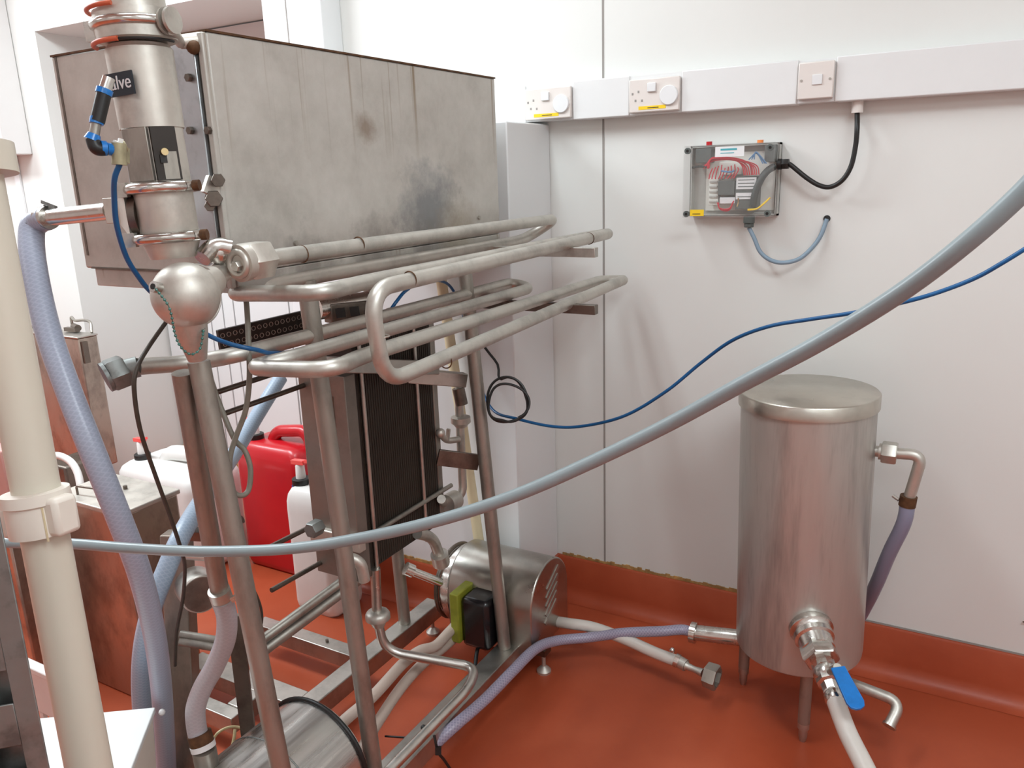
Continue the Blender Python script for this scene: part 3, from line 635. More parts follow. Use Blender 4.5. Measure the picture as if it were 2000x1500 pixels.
# beaded chain hanging off the ball
pts = [bc-FW*.058-RT*.024+UP*.007, pd(330, 600, 1.185), pd(341, 650, 1.22), pd(352, 676, 1.23), pd(372, 692, 1.24), pd(390, 682, 1.25), pd(396, 655, 1.25), pd(398, 640, 1.26)]
ch = B(); cp = spline(pts, 12)
acc = 0
for i in range(1, len(cp)):
    acc += (cp[i]-cp[i-1]).length
    if acc > .0062: ch.sphere(cp[i], .0024, 8); acc = 0
obj('bead_chain', ch.tube(cp, .0008, 6), BEAD, label='green bead chain hanging from the steel ball chamber', cat='chain')
# ---- holding tubes: one serpentine of straight runs and bends, two layers
HR = .0148
XA = -1.05
T0a = pX(522, 505, XA); T0b = pX(1082, 428, XA)
hx = obj('holding_tube_nut', B().hexn(pX(478, 512, XA), pX(520, 505, XA), .034).cyl(pX(466, 515, XA), pX(480, 512, XA), .031, 28), MATTE, M, label='large hexagon union nut')
obj('nut_face', B().torus(pX(466, 515, XA), T0b-T0a, .0195, .006, 30, 10).hexn(pX(458, 521, XA), pX(470, 518, XA), .009), STEEL, hx)
ZU, ZL = 1.255, 1.130
X1, X2, X3 = -1.115, -.978, -.890
L3x = X3
T3a = pX(733, 562, X3); T3b = pX(1195, 455, X3); LB = pX(1215, 548, X3); L3a = pX(770, 742, X3)
n1 = pY(472, 571, 1.035); n2 = pY(640, 571, 1.035)
obj('holding_tube', B().tube(fillet([T0a, V(XA, T0b.y+.015, T0b.z), V(XA-.062, T0b.y-.035, ZU+.012), V(X1, 2.0, ZU+.004), V(X1-.03, 1.10, ZU), V(n1.x-.012, n1.y-.02, n1.z), V(n2.x, n2.y-.01, n2.z), V(X2, 1.14, ZU), V(X2, T3b.y-.01, ZU+.004), V(X3, T3b.y+.005, T3b.z), V(X3, T3a.y-.016, T3a.z-.002), V(X3, T3a.y+.004, L3a.z), V(X3, LB.y, LB.z)], [.04, .03, .05, .05, .03, .05, .05, .05, .045, .055, .055]), HR, 20), STEEL, M, label='long serpentine steel holding tube')
m1 = pY(492, 719, .985); m2 = pY(640, 722, .985)
X5, X4 = -1.068, -.945; X6 = -1.135
cap0 = pd(268, 716, 1.37); y6 = 1.985
L6 = pX(430, 692, X6)
obj('holding_tube', B().tube(fillet([V(X3, LB.y-.002, LB.z), V(X3, LB.y+.013, LB.z), V(X4, LB.y-.03, ZL), V(X4, 1.09, ZL), V(m2.x+.01, m2.y, m2.z), V(m1.x-.008, m1.y, m1.z), V(X5, 1.03, ZL-.002), V(X5, y6, ZL), V(X6, y6, ZL+.012), V(X6, L6.y+.03, ZL+.012), V(X6-.07, cap0.y+.10, ZL), cap0], [.012, .045, .05, .05, .03, .03, .04, .03, .05, .06]), HR, 20), STEEL, M)
obj('vertical_bend', B().torus(V(X3, (T3a.y+L3a.y)/2-.012, (T3a.z+L3a.z)/2), (0, 0, 1), HR, .0016, 24, 6), STEEL, M)
for p, d in ((pX(700, 478, XA), V(0, 1, 0)), (pX(590, 496, XA), V(0, 1, 0)), (pX(800, 546, L3x), V(0, 1, 0)), (pX(1150, 466, L3x), V(0, 1, 0)), (pX(870, 705, L3x), V(0, 1, 0))):
    obj('weld_ring', B().torus(p, d, HR, .0014, 24, 6), RUST, M)
capd = (pd(225, 732, 1.37)-cap0).normalized()
cn = obj('cap_nut', B().hexn(pd(246, 722, 1.365), pd(212, 735, 1.35), .029).cyl(pd(212, 735, 1.35), pd(205, 738, 1.347), .026, 28).cyl(pd(270, 716, 1.372), pd(246, 722, 1.365), .018, 20), GALV, M, label='grey hexagon cap nut on the tube end')
# ---- support arms
AY = 1.86
for (px, py) in ((1165, 493), (1165, 605)):
    pe = pY(px, py, AY)
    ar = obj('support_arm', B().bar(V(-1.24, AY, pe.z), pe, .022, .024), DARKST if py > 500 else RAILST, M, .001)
# rear legs and front legs
RRt = pY(906, 530, 1.76); RRb = V(-1.070, 1.765, .112)
FRb = V(-1.062, 1.165, .110); FRt = pY(605, 600, 1.18); FRt = FRt+(FRt-FRb)*((CZ0-FRt.z)/(FRt.z-FRb.z))
FLt = pd(388, 706, 1.33); FLb = V(-.985, .870, .0)
RLb = V(-1.415, 1.745, .112); RLt = V(-1.45, 1.74, CZ0)
def leg(b_, t_, r, m=LEGST): return obj('leg', B().cyl(b_, t_, r, 28), m, M)
leg(RRb, V(RRt.x, RRt.y, CZ0), .0185); leg(FRb, FRt, .0190); leg(RLb, RLt, .0185)

leg(FLb, FLt, .0180)
obj('leg_strap', B().bar(pd(458, 1200, 1.75), pd(486, 1440, 1.95), .035, .008, up=FW), DARKST, M)
bm_ = pd(476, 1015, 1.72); obj('leg_bolt', B().cyl(pd(462, 1020, 1.60), pd(474, 1014, 1.60), .008, 12), DARKST, M)
# down pipe beside it, ending in a clamp and a braided hose
d0 = pd(356, 728, 1.34); d1 = pd(430, 1160, 1.52)
dp = obj('down_pipe', B().tube([d0, d1], .0172, 20), LEGST, M)
obj('hose_clamp', B().cyl(pd(427, 1152, 1.51), pd(437, 1180, 1.53), .0205, 22), STEEL, dp)
obj('clamp_ear', B().bar(pd(452, 1172, 1.50), pd(470, 1160, 1.50), .008, .01), BRIGHT, dp)
# ---- base rails
RX0, RX1, RZ0, RZ1 = -1.098, -1.035, .058, .112
obj('base_rail', B().box((RX0, .35, RZ0), (RX1, 1.90, RZ1)), RAILST, M, .003)
obj('base_rail', B().box((-1.44, .55, RZ0), (-1.385, 1.90, RZ1)), RAILST, M, .003)
obj('base_rail', B().box((-1.60, 1.212, RZ0), (-1.548, 1.285, RZ1)), RAILST, M, .003)
for y0, y1, x0, x1 in ((1.53, 1.578, -1.84, -1.44), (1.286, 1.35, -1.86, -1.44), (1.172, 1.211, -1.80, -1.54)):
    obj('cross_member', B().box((x0, y0, RZ0+.004), (x1-.0005, y1, RZ1-.002)), RAILST, M, .002)
for y, x in ((1.855, -.990), (1.88, -1.41), (1.19, -1.78), (.60, -1.41), (.45, -1.067)):
    ft = obj('foot', B().lathe((x, y, 0), (0, 0, 1), [(0, .021), (.008, .022), (.018, .012), (.022, .006), (RZ0+.002, .006)], 20), MATTE, M)
obj('foot_bracket', B().box((RX1-.01, 1.835, RZ0+.006), (-.975, 1.875, RZ0+.026)), DARKST, M)
for y in (1.555, 1.32): obj('bolt', B().cyl((-1.56, y, RZ1-.003), (-1.56, y, RZ1+.006), .005, 10), DARKST, M)
# ---- low twin tubes
for dz, r in ((0, .0115), (-.028, .0135)):
    a = pd(505, 1255, 1.86)+V(0, 0, dz); c = pd(700, 1112, 2.05)+V(0, 0, dz)
    obj('tie_tube', B().tube([a, c], r, 16), LEGST, M)
obj('cross_tube', B().tube([pd(352, 1238, 1.84), pd(500, 1262, 1.85)], .0085, 14).tube([pd(352, 1251, 1.84), pd(500, 1276, 1.85)], .0115, 14), LEGST, M)
# dark left post
pl0 = pd(345, 1040, 1.88); pl1 = pd(372, 1600, 1.98)
pdn = (pl1-pl0).normalized(); pl1 = pl0+pdn*((pl0.z-.001)/-pdn.z)
obj('rear_post', B().bar(pl0, pl1, .06, .05, up=FW), metal('brown_steel', (.30, .245, .20), .35, .5, (6, 6, 3), .2, .7), M, .003, label='brown-tinted square steel post')
c0q = pd(377, 1138, 1.80); c1q = pd(393, 1160, 1.735)
pt = obj('probe_cup', B().lathe(c0q, (c1q-c0q), [(0, .022), (.006, .038), (.014, .0425), ((c1q-c0q).length, .0425), ((c1q-c0q).length+.003, .040)], 36), STEEL, M)
obj('cup_face', B().cyl(c1q+(c1q-c0q).normalized()*.003, c1q+(c1q-c0q).normalized()*.0045, .0385, 32), DARKST, pt)
obj('cup_bracket', B().bar(pd(362, 1042, 1.87), pd(402, 1044, 1.85), .03, .022), DARKST, M)
obj('cup_pipe', B().tube([pd(362, 1085, 1.75), pd(405, 1088, 1.72)], .0001+.009, 12), STEEL, M)
# ---- plate heat exchanger
HX = -1.25
hA = pX(682, 735, HX); hB = pX(735, 1118, HX); y0 = 1.42; y1 = 1.735
zt, zb = 1.085, .480
he = obj('heat_exchanger', B().box((HX-.13, y0, zb), (HX, y1, zt)), PLATES, M, .001, label='dark plate heat exchanger pack')
gb = B()
for k in range(34):
    yy = y0+.012+k*(y1-y0-.024)/33; gb.box((HX-.128, yy-.0012, zb+.004), (HX+.0018, yy+.0012, zt-.004))
obj('plate_edges', gb, plain('plate_edge_dark', rgb(62, 53, 45), .5, .2), he)
he1 = obj('end_plate', B().box((HX-.142, y0-.040, zb-.015), (HX+.004, y0-.0005, .997)), LEGST, he, .002, label='steel end plate')
he1.data.materials[0] = metal('end_plate_steel', (0.27, 0.24, 0.21), .4, .5, (6, 6, 6), .1, .7)
obj('end_plate', B().box((HX-.142, y1+.0005, zb-.01), (HX+.002, y1+.022, zt+.01)), LEGST, he, .002)
obj('name_plate', B().box((HX-.075, y0-.0425, .865), (HX-.035, y0-.0402, .945)), plain('dull_name_plate', rgb(150, 122, 105), .5, .3, var=.4, scale=40), he1)
for yy in (y0+.018, y0+.235): obj('tie_rod', B().tube([V(HX+.008, yy, zb-.02), V(HX+.008, yy, zt+.02)], .0055, 12), RAILST, he)
obj('tie_rod', B().tube([V(HX+.010, y0-.02, .580), V(HX+.010, y1+.05, .580)], .0065, 12), LEGST, he)
for (a, c) in (((475, 790), (612, 745)), ((420, 762), (500, 738)), ((530, 1153), (655, 1083)), ((500, 1082), (620, 1022))):
    p = pX(*a, HX-.13); q = pX(*c, HX-.13); ln_ = (q-p).length
    rd = obj('tie_rod', B().tube([V(HX-.125, y0-.30, q.z-.004), V(HX-.125, y0-.035, q.z)] if a[0] in (475, 420) else [p, q], .0062, 12), DARKST, he)
for (c, hgt) in (((612, 1025), 0), ): 
    p = pd(622, 1028, 1.93); obj('tie_nut', B().hexn(p-V(.0, .03, -.0), p+V(0, .005, 0), .020), GALV, he)
obj('lug', B().box((HX-.142, y0-.055, .555), (HX+.02, y0-.030, .595)), MATTE, he, .003)
# frame cross bars over the exchanger
tb = pY(760, 708, 1.5)
obj('top_beam', B().bar(pX(640, 712, -1.21), pX(850, 718, -1.21), .03, .035), RAILST, M, .002)
b1 = pd(820, 738, 2.15); b2 = pd(912, 745, 2.22)
obj('top_beam', B().bar(pd(780, 732, 2.10), pd(908, 742, 2.20), .03, .038), RAILST, M, .002)
obj('mid_bracket', B().bar(pd(855, 893, 2.22), pd(935, 903, 2.26), .01, .046), DARKST, M, .001)
# perforated black tray under the cabinet
a = pd(428, 674, 1.85); c = pd(615, 628, 2.05)
tr_ = obj('perforated_tray', B().bar(a, c, .012, .070), PLATES, M, .002, label='black perforated tray')
dd = (c-a); nrm_ = dd.cross(V(0, 0, 1)).normalized()
if nrm_.dot(FW) > 0: nrm_ = -nrm_
sb = B()
for r_ in range(3):
    for k in range(16):
        p = a+dd*((k+.5+.25*(r_ % 2))/16.6)+V(0, 0, -.021+.021*r_)+nrm_*.0055; sb.torus(p, nrm_, .0052, .0011, 10, 5)
obj('tray_holes', sb, RAILST, tr_)
ps = obj('chrome_fitting', B().tube([pd(618, 604, 1.74), pd(722, 589, 1.84)], .024, 20), BRIGHT, M)
obj('fitting_block', B().bar(pd(640, 612, 1.75), pd(715, 604, 1.82), .03, .042), DARKST, ps, .002)
obj('square_port', B().bar(pd(656, 612, 1.735), pd(674, 610, 1.735), .004, .021), BLACK, ps)
obj('square_port', B().bar(pd(684, 609, 1.76), pd(702, 607, 1.76), .004, .021), BLACK, ps)
# ---- pipework right of the exchanger
rp = [pd(897, 745, 2.28), pd(897, 800, 2.30), pd(903, 930, 2.34), pd(905, 968, 2.35), pd(868, 985, 2.33), pd(862, 975, 2.25)]
pp = obj('riser_pipe', B().tube(fillet(rp, .045), .0125, 16), STEEL, M)
obj('union_nut', B().lathe(pd(900, 822, 2.30), (0, 0, -1), [(-.014, .020), (-.012, .028), (.004, .029), (.010, .022), (.018, .016)], 20), MATTE, pp)
obj('pipe_socket', B().cyl(pd(895, 758, 2.28), pd(902, 790, 2.29), .018, 16), DARKST, pp)
obj('sample_cock', B().tube(fillet([pd(858, 842, 2.24), pd(870, 862, 2.26), pd(896, 858, 2.30)], .02), .009, 12).sphere(pd(860, 846, 2.22), .014, 14).bar(pd(876, 838, 2.25), pd(874, 860, 2.26), .008, .010), MATTE, pp)
obj('pipe_flange', B().cyl(pd(872, 985, 2.30), pd(890, 975, 2.34), .028, 22), STEEL, pp)
# elbow down to the pump
ep = [pd(815, 1042, 2.18), pd(845, 1048, 2.25), pd(858, 1085, 2.32), pd(862, 1100, 2.33)]
pe = obj('pump_inlet', B().tube(fillet(ep, .05), .0155, 18), STEEL, M)
obj('inlet_clamp', B().cyl(pd(858, 1082, 2.31), pd(862, 1100, 2.33), .026, 22), MATTE, pe)
obj('pump_outlet', B().tube([pd(795, 1112, 2.40), pd(862, 1138, 2.44)], .013, 16).cyl(pd(792, 1110, 2.40), pd(806, 1116, 2.41), .020, 18), BRIGHT, M)
obj('exchanger_elbow', B().tube(fillet([pd(668, 1088, 1.93), pd(704, 1094, 1.93), pd(712, 1134, 1.95)], .035), .014, 16), MATTE, M)
# long bent pipe to the right rail
lp_ = [pd(733, 1110, 2.04), pd(737, 1215, 2.10), pd(752, 1272, 2.13), pd(930, 1303, 2.12), pd(915, 1345, 2.04), pd(745, 1520, 1.81), pd(640, 1640, 1.68)]
lpi = obj('drain_line', B().tube(fillet(lp_, [.05, .07, .035, .03, .05]), .0128, 18), metal('drain_steel', (0.60, 0.58, 0.54), 0.26, 0.4, (9, 9, 9), .1), M, label='polished bent drain line')
un = pd(738, 1205, 2.09)
obj('union_nut', B().lathe(un+V(0, 0, .020), (0, 0, -1), [(0, .015), (.005, .028), (.012, .0325), (.024, .0325), (.028, .024), (.046, .016)], 20), STEEL, lpi)
# ---- rear pump motor (axis along X), arched housing
MX0, MX1, MY, MZ, MR = -1.31, -.990, 1.905, .222, .120
def arch(x, r, y=MY, zc=MZ, z0=.085, n=22):
    pr = [V(x, y-r, z0)]+[V(x, y-r*math.cos(math.pi*i/n), zc+r*math.sin(math.pi*i/n)) for i in range(n+1)]+[V(x, y+r, z0)]
    return pr
pm = obj('pump_motor', B().prism(arch(MX0+.035, MR), (MX1-MX0-.035, 0, 0)), metal('motor_cover', (0.46, 0.44, 0.40), 0.26, 0.38, (5, 5, 5), 0.1), M, .004, label='arched stainless pump motor cover')
lou = B()
for k in range(5):
    c = V(MX1+.001, MY+.022-.004*k, MZ+.058-.026*k); lou.bar(c+V(0, -.042, -.024), c+V(0, .034, .020), .004, .011, up=(0, -.5, 1))
obj('louvres', lou, RAILST, pm)
obj('pump_head', B().lathe(V(MX0+.034, MY, MZ-.02), (-1, 0, 0), [(0, MR*1.02), (.022, MR*1.02), (.026, MR*.92), (.040, MR*.92), (.044, MR*.8)], 40), BRIGHT, pm)
obj('pump_clamp', B().torus(V(MX0-.012, MY, MZ-.02), (1, 0, 0), MR*.96, .007, 40, 10), DARKST, pm)
og_ = obj('terminal_gasket', B().box((-1.219, 1.712, .118), (-1.190, 1.90, .276)), OLIVE, pm, .004, label='olive green gasket frame')
obj('terminal_box', B().box((-1.1895, 1.722, .108), (-1.098, 1.90, .266)), BLKGLOSS, pm, .014, label='glossy black terminal box')
obj('motor_flange', B().lathe(V(-1.262, MY, MZ-.01), (-1, 0, 0), [(0, MR*.98), (.018, MR*1.0), (.020, MR*.9)], 40), RAILST, pm)
obj('terminal_cable', B().tube(spline([V(-1.15, 1.76, .112), V(-1.145, 1.73, .09), V(-1.125, 1.69, .065), V(-1.10, 1.665, .058)], 8), .006, 10), BLACK, pm)
obj('motor_bracket', B().box((-1.20, 1.86, .05), (-1.04, 1.99, .0855)), DARKST, pm)
# ================================================================== lower pump shroud in front
DC = V(-1.13, 1.10, .215); DR = .150
DX_, DZ_, DR = -1.190, .168, .143
dr = thing('pump_shroud', 'bright stainless cylindrical pump cover with black rubber band at the bottom', 'pump', (DX_, .95, .0))
obj('cylinder', B().lathe((DX_, .80, DZ_), (0, 1, 0), [(0, DR-.012), (.01, DR-.002), (.33, DR-.002), (.337, DR-.012)], 64), metal('shroud_steel', (0.62, 0.61, 0.585), 0.2, 0.42, (14, .6, 14), 0.22), dr)
obj('rubber_band', B().torus((DX_, 1.120, DZ_), (0, 1, 0), DR+.001, .0055, 64, 10), BLACK, dr)
obj('seam', B().torus((DX_, .98, DZ_), (0, 1, 0), DR-.0015, .0016, 64, 6), GALV, dr)
obj('base_foot', B().box((DX_-.09, .84, 0), (DX_-.05, 1.08, DZ_-DR+.05)), RAILST, dr)
obj('base_foot', B().box((DX_+.05, .84, 0), (DX_+.09, 1.08, DZ_-DR+.05)), RAILST, dr)
# ================================================================== hoses
def hose(name, pts, r, mat, label, cat='hose', n=18, k=10):
    return obj(name, B().tube(spline(pts, k), r, n), mat, label=label, cat=cat)
e1 = vc(84, 426)
hose('braided_hose', [e1+V(.012, 0, 0), e1+V(-.016, 0, -.006), pd(62, 452, 1.46), pd(66, 520, 1.44), pd(92, 640, 1.42), pd(133, 760, 1.41), pd(180, 880, 1.41), pd(232, 1010, 1.44), pd(273, 1120, 1.50), pd(300, 1230, 1.60), pd(314, 1330, 1.71), pd(322, 1440, 1.83), pd(328, 1560, 1.93)], .0215, BRAID, 'thick blue-grey braided hose on the pipe left of the valve, hanging to the floor')
hose('braided_hose', [pd(548, 738, 2.5), pd(500, 815, 2.4), pd(455, 890, 2.25), pd(400, 970, 1.95), pd(355, 1045, 1.80), pd(322, 1120, 1.76), pd(296, 1190, 1.76), pd(279, 1270, 1.80), pd(276, 1350, 1.86), pd(284, 1450, 1.93), pd(296, 1540, 2.02)], .0215, BRAIDB, 'pale blue braided hose crossing behind the thick hanging hose')
hh = [pd(434, 1172, 1.52), pd(443, 1205, 1.54), pd(440, 1250, 1.56), pd(420, 1300, 1.58), pd(395, 1345, 1.60), pd(382, 1385, 1.61), pd(384, 1420, 1.62), pd(390, 1445, 1.62)]
hose('short_hose', hh, .0195, BRAIDW, 'short white braided hose curving down from the steel down pipe')
pc = thing('hose_coupling', 'brown steel hose coupling with white ring at the end of the short hose', 'coupling', pd(400, 1470, 1.62))
obj('clamp', B().cyl(pd(389, 1432, 1.62), pd(395, 1452, 1.62), .0235, 22), RUST, pc)
obj('white_ring', B().cyl(pd(395, 1452, 1.62), pd(398, 1462, 1.62), .0245, 24), LABELW, pc)
obj('pipe_stub', B().cyl(pd(398, 1462, 1.62), pd(418, 1560, 1.66), .0235, 24), LEGST, pc)
cz = pd(1112, 1218, 2.42)
hose('white_hose', [pd(1070, 1212, 2.50), cz, pd(1160, 1226, 2.40), pd(1220, 1248, 2.36), pd(1280, 1275, 2.31), pd(1325, 1292, 2.27)], .0165, WHITEHOSE, 'white hose lying on the floor from the motor to the loose nut fitting')
nf = thing('hose_fitting', 'loose steel hose tail with large hexagon nut on the red floor', 'fitting', pz(1392, 1345, 0))
ha = pd(1318, 1288, 2.27); hb = pd(1340, 1300, 2.25); hcn = pd(1372, 1314, 2.22); hd_ = pd(1380, 1317, 2.21); he_ = pd(1404, 1326, 2.19)
obj('hose_clamp', B().cyl(ha, pd(1326, 1292, 2.265), .0195, 20).sphere(pd(1313, 1270, 2.26), .008, 10), BRIGHT, nf)
obj('barb', B().cyl(pd(1326, 1292, 2.265), hb, .017, 20).lathe(hb, hcn-hb, [(0, .014), (.006, .010), ((hcn-hb).length*.5, .0085), ((hcn-hb).length, .012)], 20), STEEL, nf)
nn_ = (he_-hd_).normalized()
obj('hex_nut', B().lathe(hd_-nn_*.004, nn_, [(0, .012), (.002, .034), (.030, .036), (.036, .034), (.036, .026), (.010, .024), (.009, .001)], 6, cap=False), LEGST, nf, smooth=25)
hose('lilac_braided_hose', [pd(800, 1500, 1.98), pd(880, 1425, 2.02), pd(945, 1368, 2.10), pd(1000, 1312, 2.18), pd(1045, 1268, 2.29), pd(1085, 1252, 2.36), pd(1150, 1245, 2.38), pd(1220, 1236, 2.36), pd(1290, 1233, 2.33), p1+V(-.03, 0, 0), p1+V(.004, 0, 0)], .0150, BRAIDL, 'lilac braided hose along the floor into the left stub of the tank')
hose('flat_hose', [pd(905, 1205, 2.42), pd(876, 1236, 2.34), pd(850, 1262, 2.26), pd(819, 1272, 2.21), pd(785, 1298, 2.16), pd(728, 1360, 2.05), pd(672, 1408, 1.98), pd(610, 1470, 1.93)], .0150, FLATHOSE, 'pinkish white hose under the frame, the left one of the pair')
hose('flat_hose', [pd(915, 1222, 2.44), pd(885, 1248, 2.38), pd(862, 1268, 2.32), pd(822, 1300, 2.22), pd(782, 1345, 2.13), pd(735, 1415, 2.02), pd(700, 1475, 1.95)], .0145, FLATHOSE, 'pinkish white hose under the frame, the right one of the pair')
# grey hose sweeping across the foreground
hose('grey_hose', [pd(-60, 1060, 1.22), pd(30, 1060, 1.22), pd(140, 1062, 1.22), pd(260, 1071, 1.20), pd(400, 1077, 1.17), pd(560, 1072, 1.13), pd(700, 1052, 1.08), pd(850, 1018, 1.03), pd(1000, 970, .98), pd(1150, 905, .93), pd(1300, 832, .87), pd(1450, 750, .80), pd(1600, 670, .735), pd(1750, 578, .675), pd(1880, 480, .63), pd(2000, 372, .60), pd(2090, 270, .58)], .0080, GREYH, 'long grey hose sweeping across the foreground from lower left to right edge', k=12)
# blue air hose
hose('blue_air_hose', [pd(234, 320, 1.155), pd(224, 348, 1.165), pd(223, 385, 1.19), pd(228, 440, 1.22), pd(246, 500, 1.26), pd(270, 540, 1.29), pd(297, 572, 1.32), pd(350, 615, 1.38), pd(402, 652, 1.40), pd(450, 672, 1.40), pd(500, 683, 1.42), pd(538, 690, 1.50), pd(600, 682, 1.80), pd(650, 669, 1.90), pd(700, 655, 1.95), pd(737, 638, 1.92), pd(758, 612, 1.90), pd(775, 588, 1.90), pd(795, 566, 1.95), pd(830, 548, 2.1), pd(880, 560, 2.35), pd(912, 640, 2.42), pd(935, 740, 2.42), pd(962, 800, 2.32), pd(1010, 818, 2.25), pd(1080, 833, 2.2), pd(1140, 832, 2.15), pd(1220, 812, 2.05), pd(1300, 765, 1.95), pd(1370, 708, 1.88), pd(1430, 665, 1.8), pd(1500, 638, 1.72), pd(1580, 624, 1.66), pd(1660, 612, 1.6), pd(1740, 596, 1.54), pd(1820, 575, 1.5), pd(1900, 545, 1.46), pd(1960, 512, 1.42), pd(2040, 462, 1.38)], .0042, BLUEH, 'thin bright blue air hose from the diversion valve across to the right edge', n=10)
# dark cables at the machine
hose('dark_cable', [pd(352, 590, 1.36), pd(325, 628, 1.36), pd(290, 678, 1.34), pd(268, 718, 1.31), pd(262, 760, 1.31), pd(274, 840, 1.34), pd(304, 930, 1.40), pd(333, 1010, 1.46), pd(354, 1075, 1.52), pd(361, 1110, 1.60), pd(357, 1170, 1.70), pd(345, 1235, 1.76), pd(342, 1300, 1.80)], .0038, DCAB, 'dark brown cable hanging from behind the steel ball down the left side', 'cable', n=10)
hose('grey_cable', [pd(478, 575, 1.50), pd(482, 600, 1.48), pd(486, 680, 1.46), pd(487, 740, 1.46), pd(480, 800, 1.47), pd(462, 850, 1.48), pd(450, 890, 1.48), pd(449, 930, 1.48), pd(456, 960, 1.48), pd(472, 968, 1.48), pd(486, 955, 1.49), pd(489, 915, 1.49), pd(478, 880, 1.49), pd(458, 858, 1.495), pd(435, 805, 1.50), pd(415, 750, 1.50), pd(402, 700, 1.50), pd(396, 650, 1.50)], .0050, GCAB, 'grey-brown cable hanging in a loop beside the front leg', 'cable', n=10)
hose('thin_cable', [pd(470, 1120, 1.80), pd(490, 1142, 1.80), pd(506, 1175, 1.82), pd(512, 1205, 1.84), pd(508, 1235, 1.85), pd(500, 1262, 1.86)], .0030, DCAB, 'thin dark cable arcing right of the front leg above the floor', 'cable', n=8)
# coiled black cable by the rear leg
ck = []
cc = pd(992, 782, 2.16)
for i in range(46):
    a = math.radians(115-i*20); k = i/46
    ck.append(cc+RT*((.056-.004*math.sin(i*.4))*math.cos(a)+.003*math.sin(i))+UP*((.060-.012*(i > 28))*math.sin(a)+.004*math.cos(i*.7)-(.006 if i > 28 else 0))-FW*(.0042*i/6))
hose('coiled_cable', [pd(925, 640, 2.18), pd(948, 680, 2.18), pd(972, 712, 2.17)]+ck, .0036, BLACK, 'black cable coiled in loops hanging beside the rear leg', 'cable', n=8, k=3)
# small bits on and under the right rail
tie = thing('cable_tie', 'black cable tie knotted round the drain line and right rail', 'cable tie', pz(862, 1470, .0))
obj('tie_loop', B().tube(spline([pd(848, 1436, 1.90), pd(852, 1455, 1.90), pd(856, 1470, 1.91), pd(868, 1485, 1.93), pd(882, 1506, 1.95)], 6), .0035, 8), BLACK, tie)
obj('tie_head', B().obox(pd(856, 1466, 1.90), RT, UP, FW, .007, .009, .005), BLACK, tie)
obj('cable_tie', B().tube([pd(752, 1438, 2.02), pd(800, 1441, 2.0)], .0025, 8).sphere(pd(827, 1421, 1.93), .007, 10), BLACK, label='small black tie end on the floor left of the right rail', cat='cable tie')
hose('beige_cable', [pd(412, 1455, 2.02), pd(425, 1432, 2.02), pd(450, 1420, 2.04), pd(478, 1424, 2.06), pd(500, 1438, 2.06)], .0038, BEIGE, 'beige cable loop on the floor behind the short hose', 'cable', n=8)
hose('beige_cable', [pd(459, 1424, 2.02), pd(457, 1442, 2.01), pd(451, 1462, 2.00), pd(436, 1476, 2.0), pd(420, 1480, 2.0)], .0042, BEIGE, 'short pale cable hooked below the beige loop', 'cable', n=8)
# ================================================================== JERRYCANS
def rrect(cx, cy, z, hx, hy, r, n=5):
    out = []
    for sx, sy, a0 in ((1, 1, 0), (-1, 1, 90), (-1, -1, 180), (1, -1, 270)):
        for k in range(n):
            a = math.radians(a0+90*k/(n-1)); out.append(V(cx+sx*(hx-r)+r*math.cos(a), cy+sy*(hy-r)+r*math.sin(a), z))
    return out
def loft(rings):
    b = B(); n = len(rings[0]); vs = [v for g in rings for v in g]
    fs = [(k*n+i, k*n+(i+1) % n, (k+1)*n+(i+1) % n, (k+1)*n+i) for k in range(len(rings)-1) for i in range(n)]
    fs.append(tuple(range(n-1, -1, -1))); fs.append(tuple((len(rings)-1)*n+i for i in range(n)))
    return b.add(vs, fs)
def jerry(x, y, hx, hy, h, mat, label, capm, tapm, capoff, rot=0, z0=0, extra=None):
    t = thing('jerrycan', label, 'jerrycan', (x, y, z0), 'plastic jerrycans on the floor behind the skid')
    rs = []
    for z, s in ((0, .90), (.012, .97), (.03, 1), (h*.40, .99), (h*.74, 1), (h*.80, .99), (h*.85, .93), (h*.885, .82), (h*.90, .70)):
        rs.append(rrect(0, 0, z, hx*s, hy*s, min(hx, hy)*.38*s))
    R = Matrix.Rotation(rot, 3, 'Z')
    def W(b):
        b.v = [R@v+V(x, y, z0) for v in b.v]; return b
    bd = obj('can_body', W(loft(rs)), mat, t, smooth=60)
    # raised grip ridge along the top, with an opening under it
    obj('grip', W(B().tube(fillet([V(-hx*.30, 0, h*.86), V(-hx*.12, 0, h*.955), V(hx*.84, 0, h*.995), V(hx*.93, 0, h*.84)], .05), min(hx, hy)*.24, 16)), mat, t)
    cx = -hx*.62; ct = h*.93
    obj('neck', W(B().lathe((cx, capoff, h*.84), (0, 0, 1), [(0, .030), (h*.05, .026)], 20)), mat, t)
    cp = obj('screw_cap', W(B().lathe((cx, capoff, h*.885), (0, 0, 1), [(0, .030), (.004, .031), (.026, .031), (.028, .028)], 24)), capm, t)
    obj('cap_collar', W(B().lathe((cx, capoff, h*.878), (0, 0, 1), [(0, .033), (.007, .033)], 24)), extra or capm, cp)
    tp = obj('tap', W(B().lathe((cx, capoff, h*.885+.027), (0, 0, 1), [(0, .017), (.045, .015), (.050, .012)], 18)), MILKY, t)
    obj('tap_lever', W(B().bar((cx-.03, capoff, h*.885+.082), (cx+.03, capoff-.005, h*.885+.088), .020, .014).bar((cx+.02, capoff-.005, h*.885+.088), (cx+.058, capoff-.012, h*.885+.102), .010, .010)), tapm, tp)
    return t
jerry(-2.195, 2.06, .165, .095, .560, RED, 'red plastic jerrycan standing behind the heat exchanger with black cap', BLACK, REDP, -.03, rot=math.radians(0))
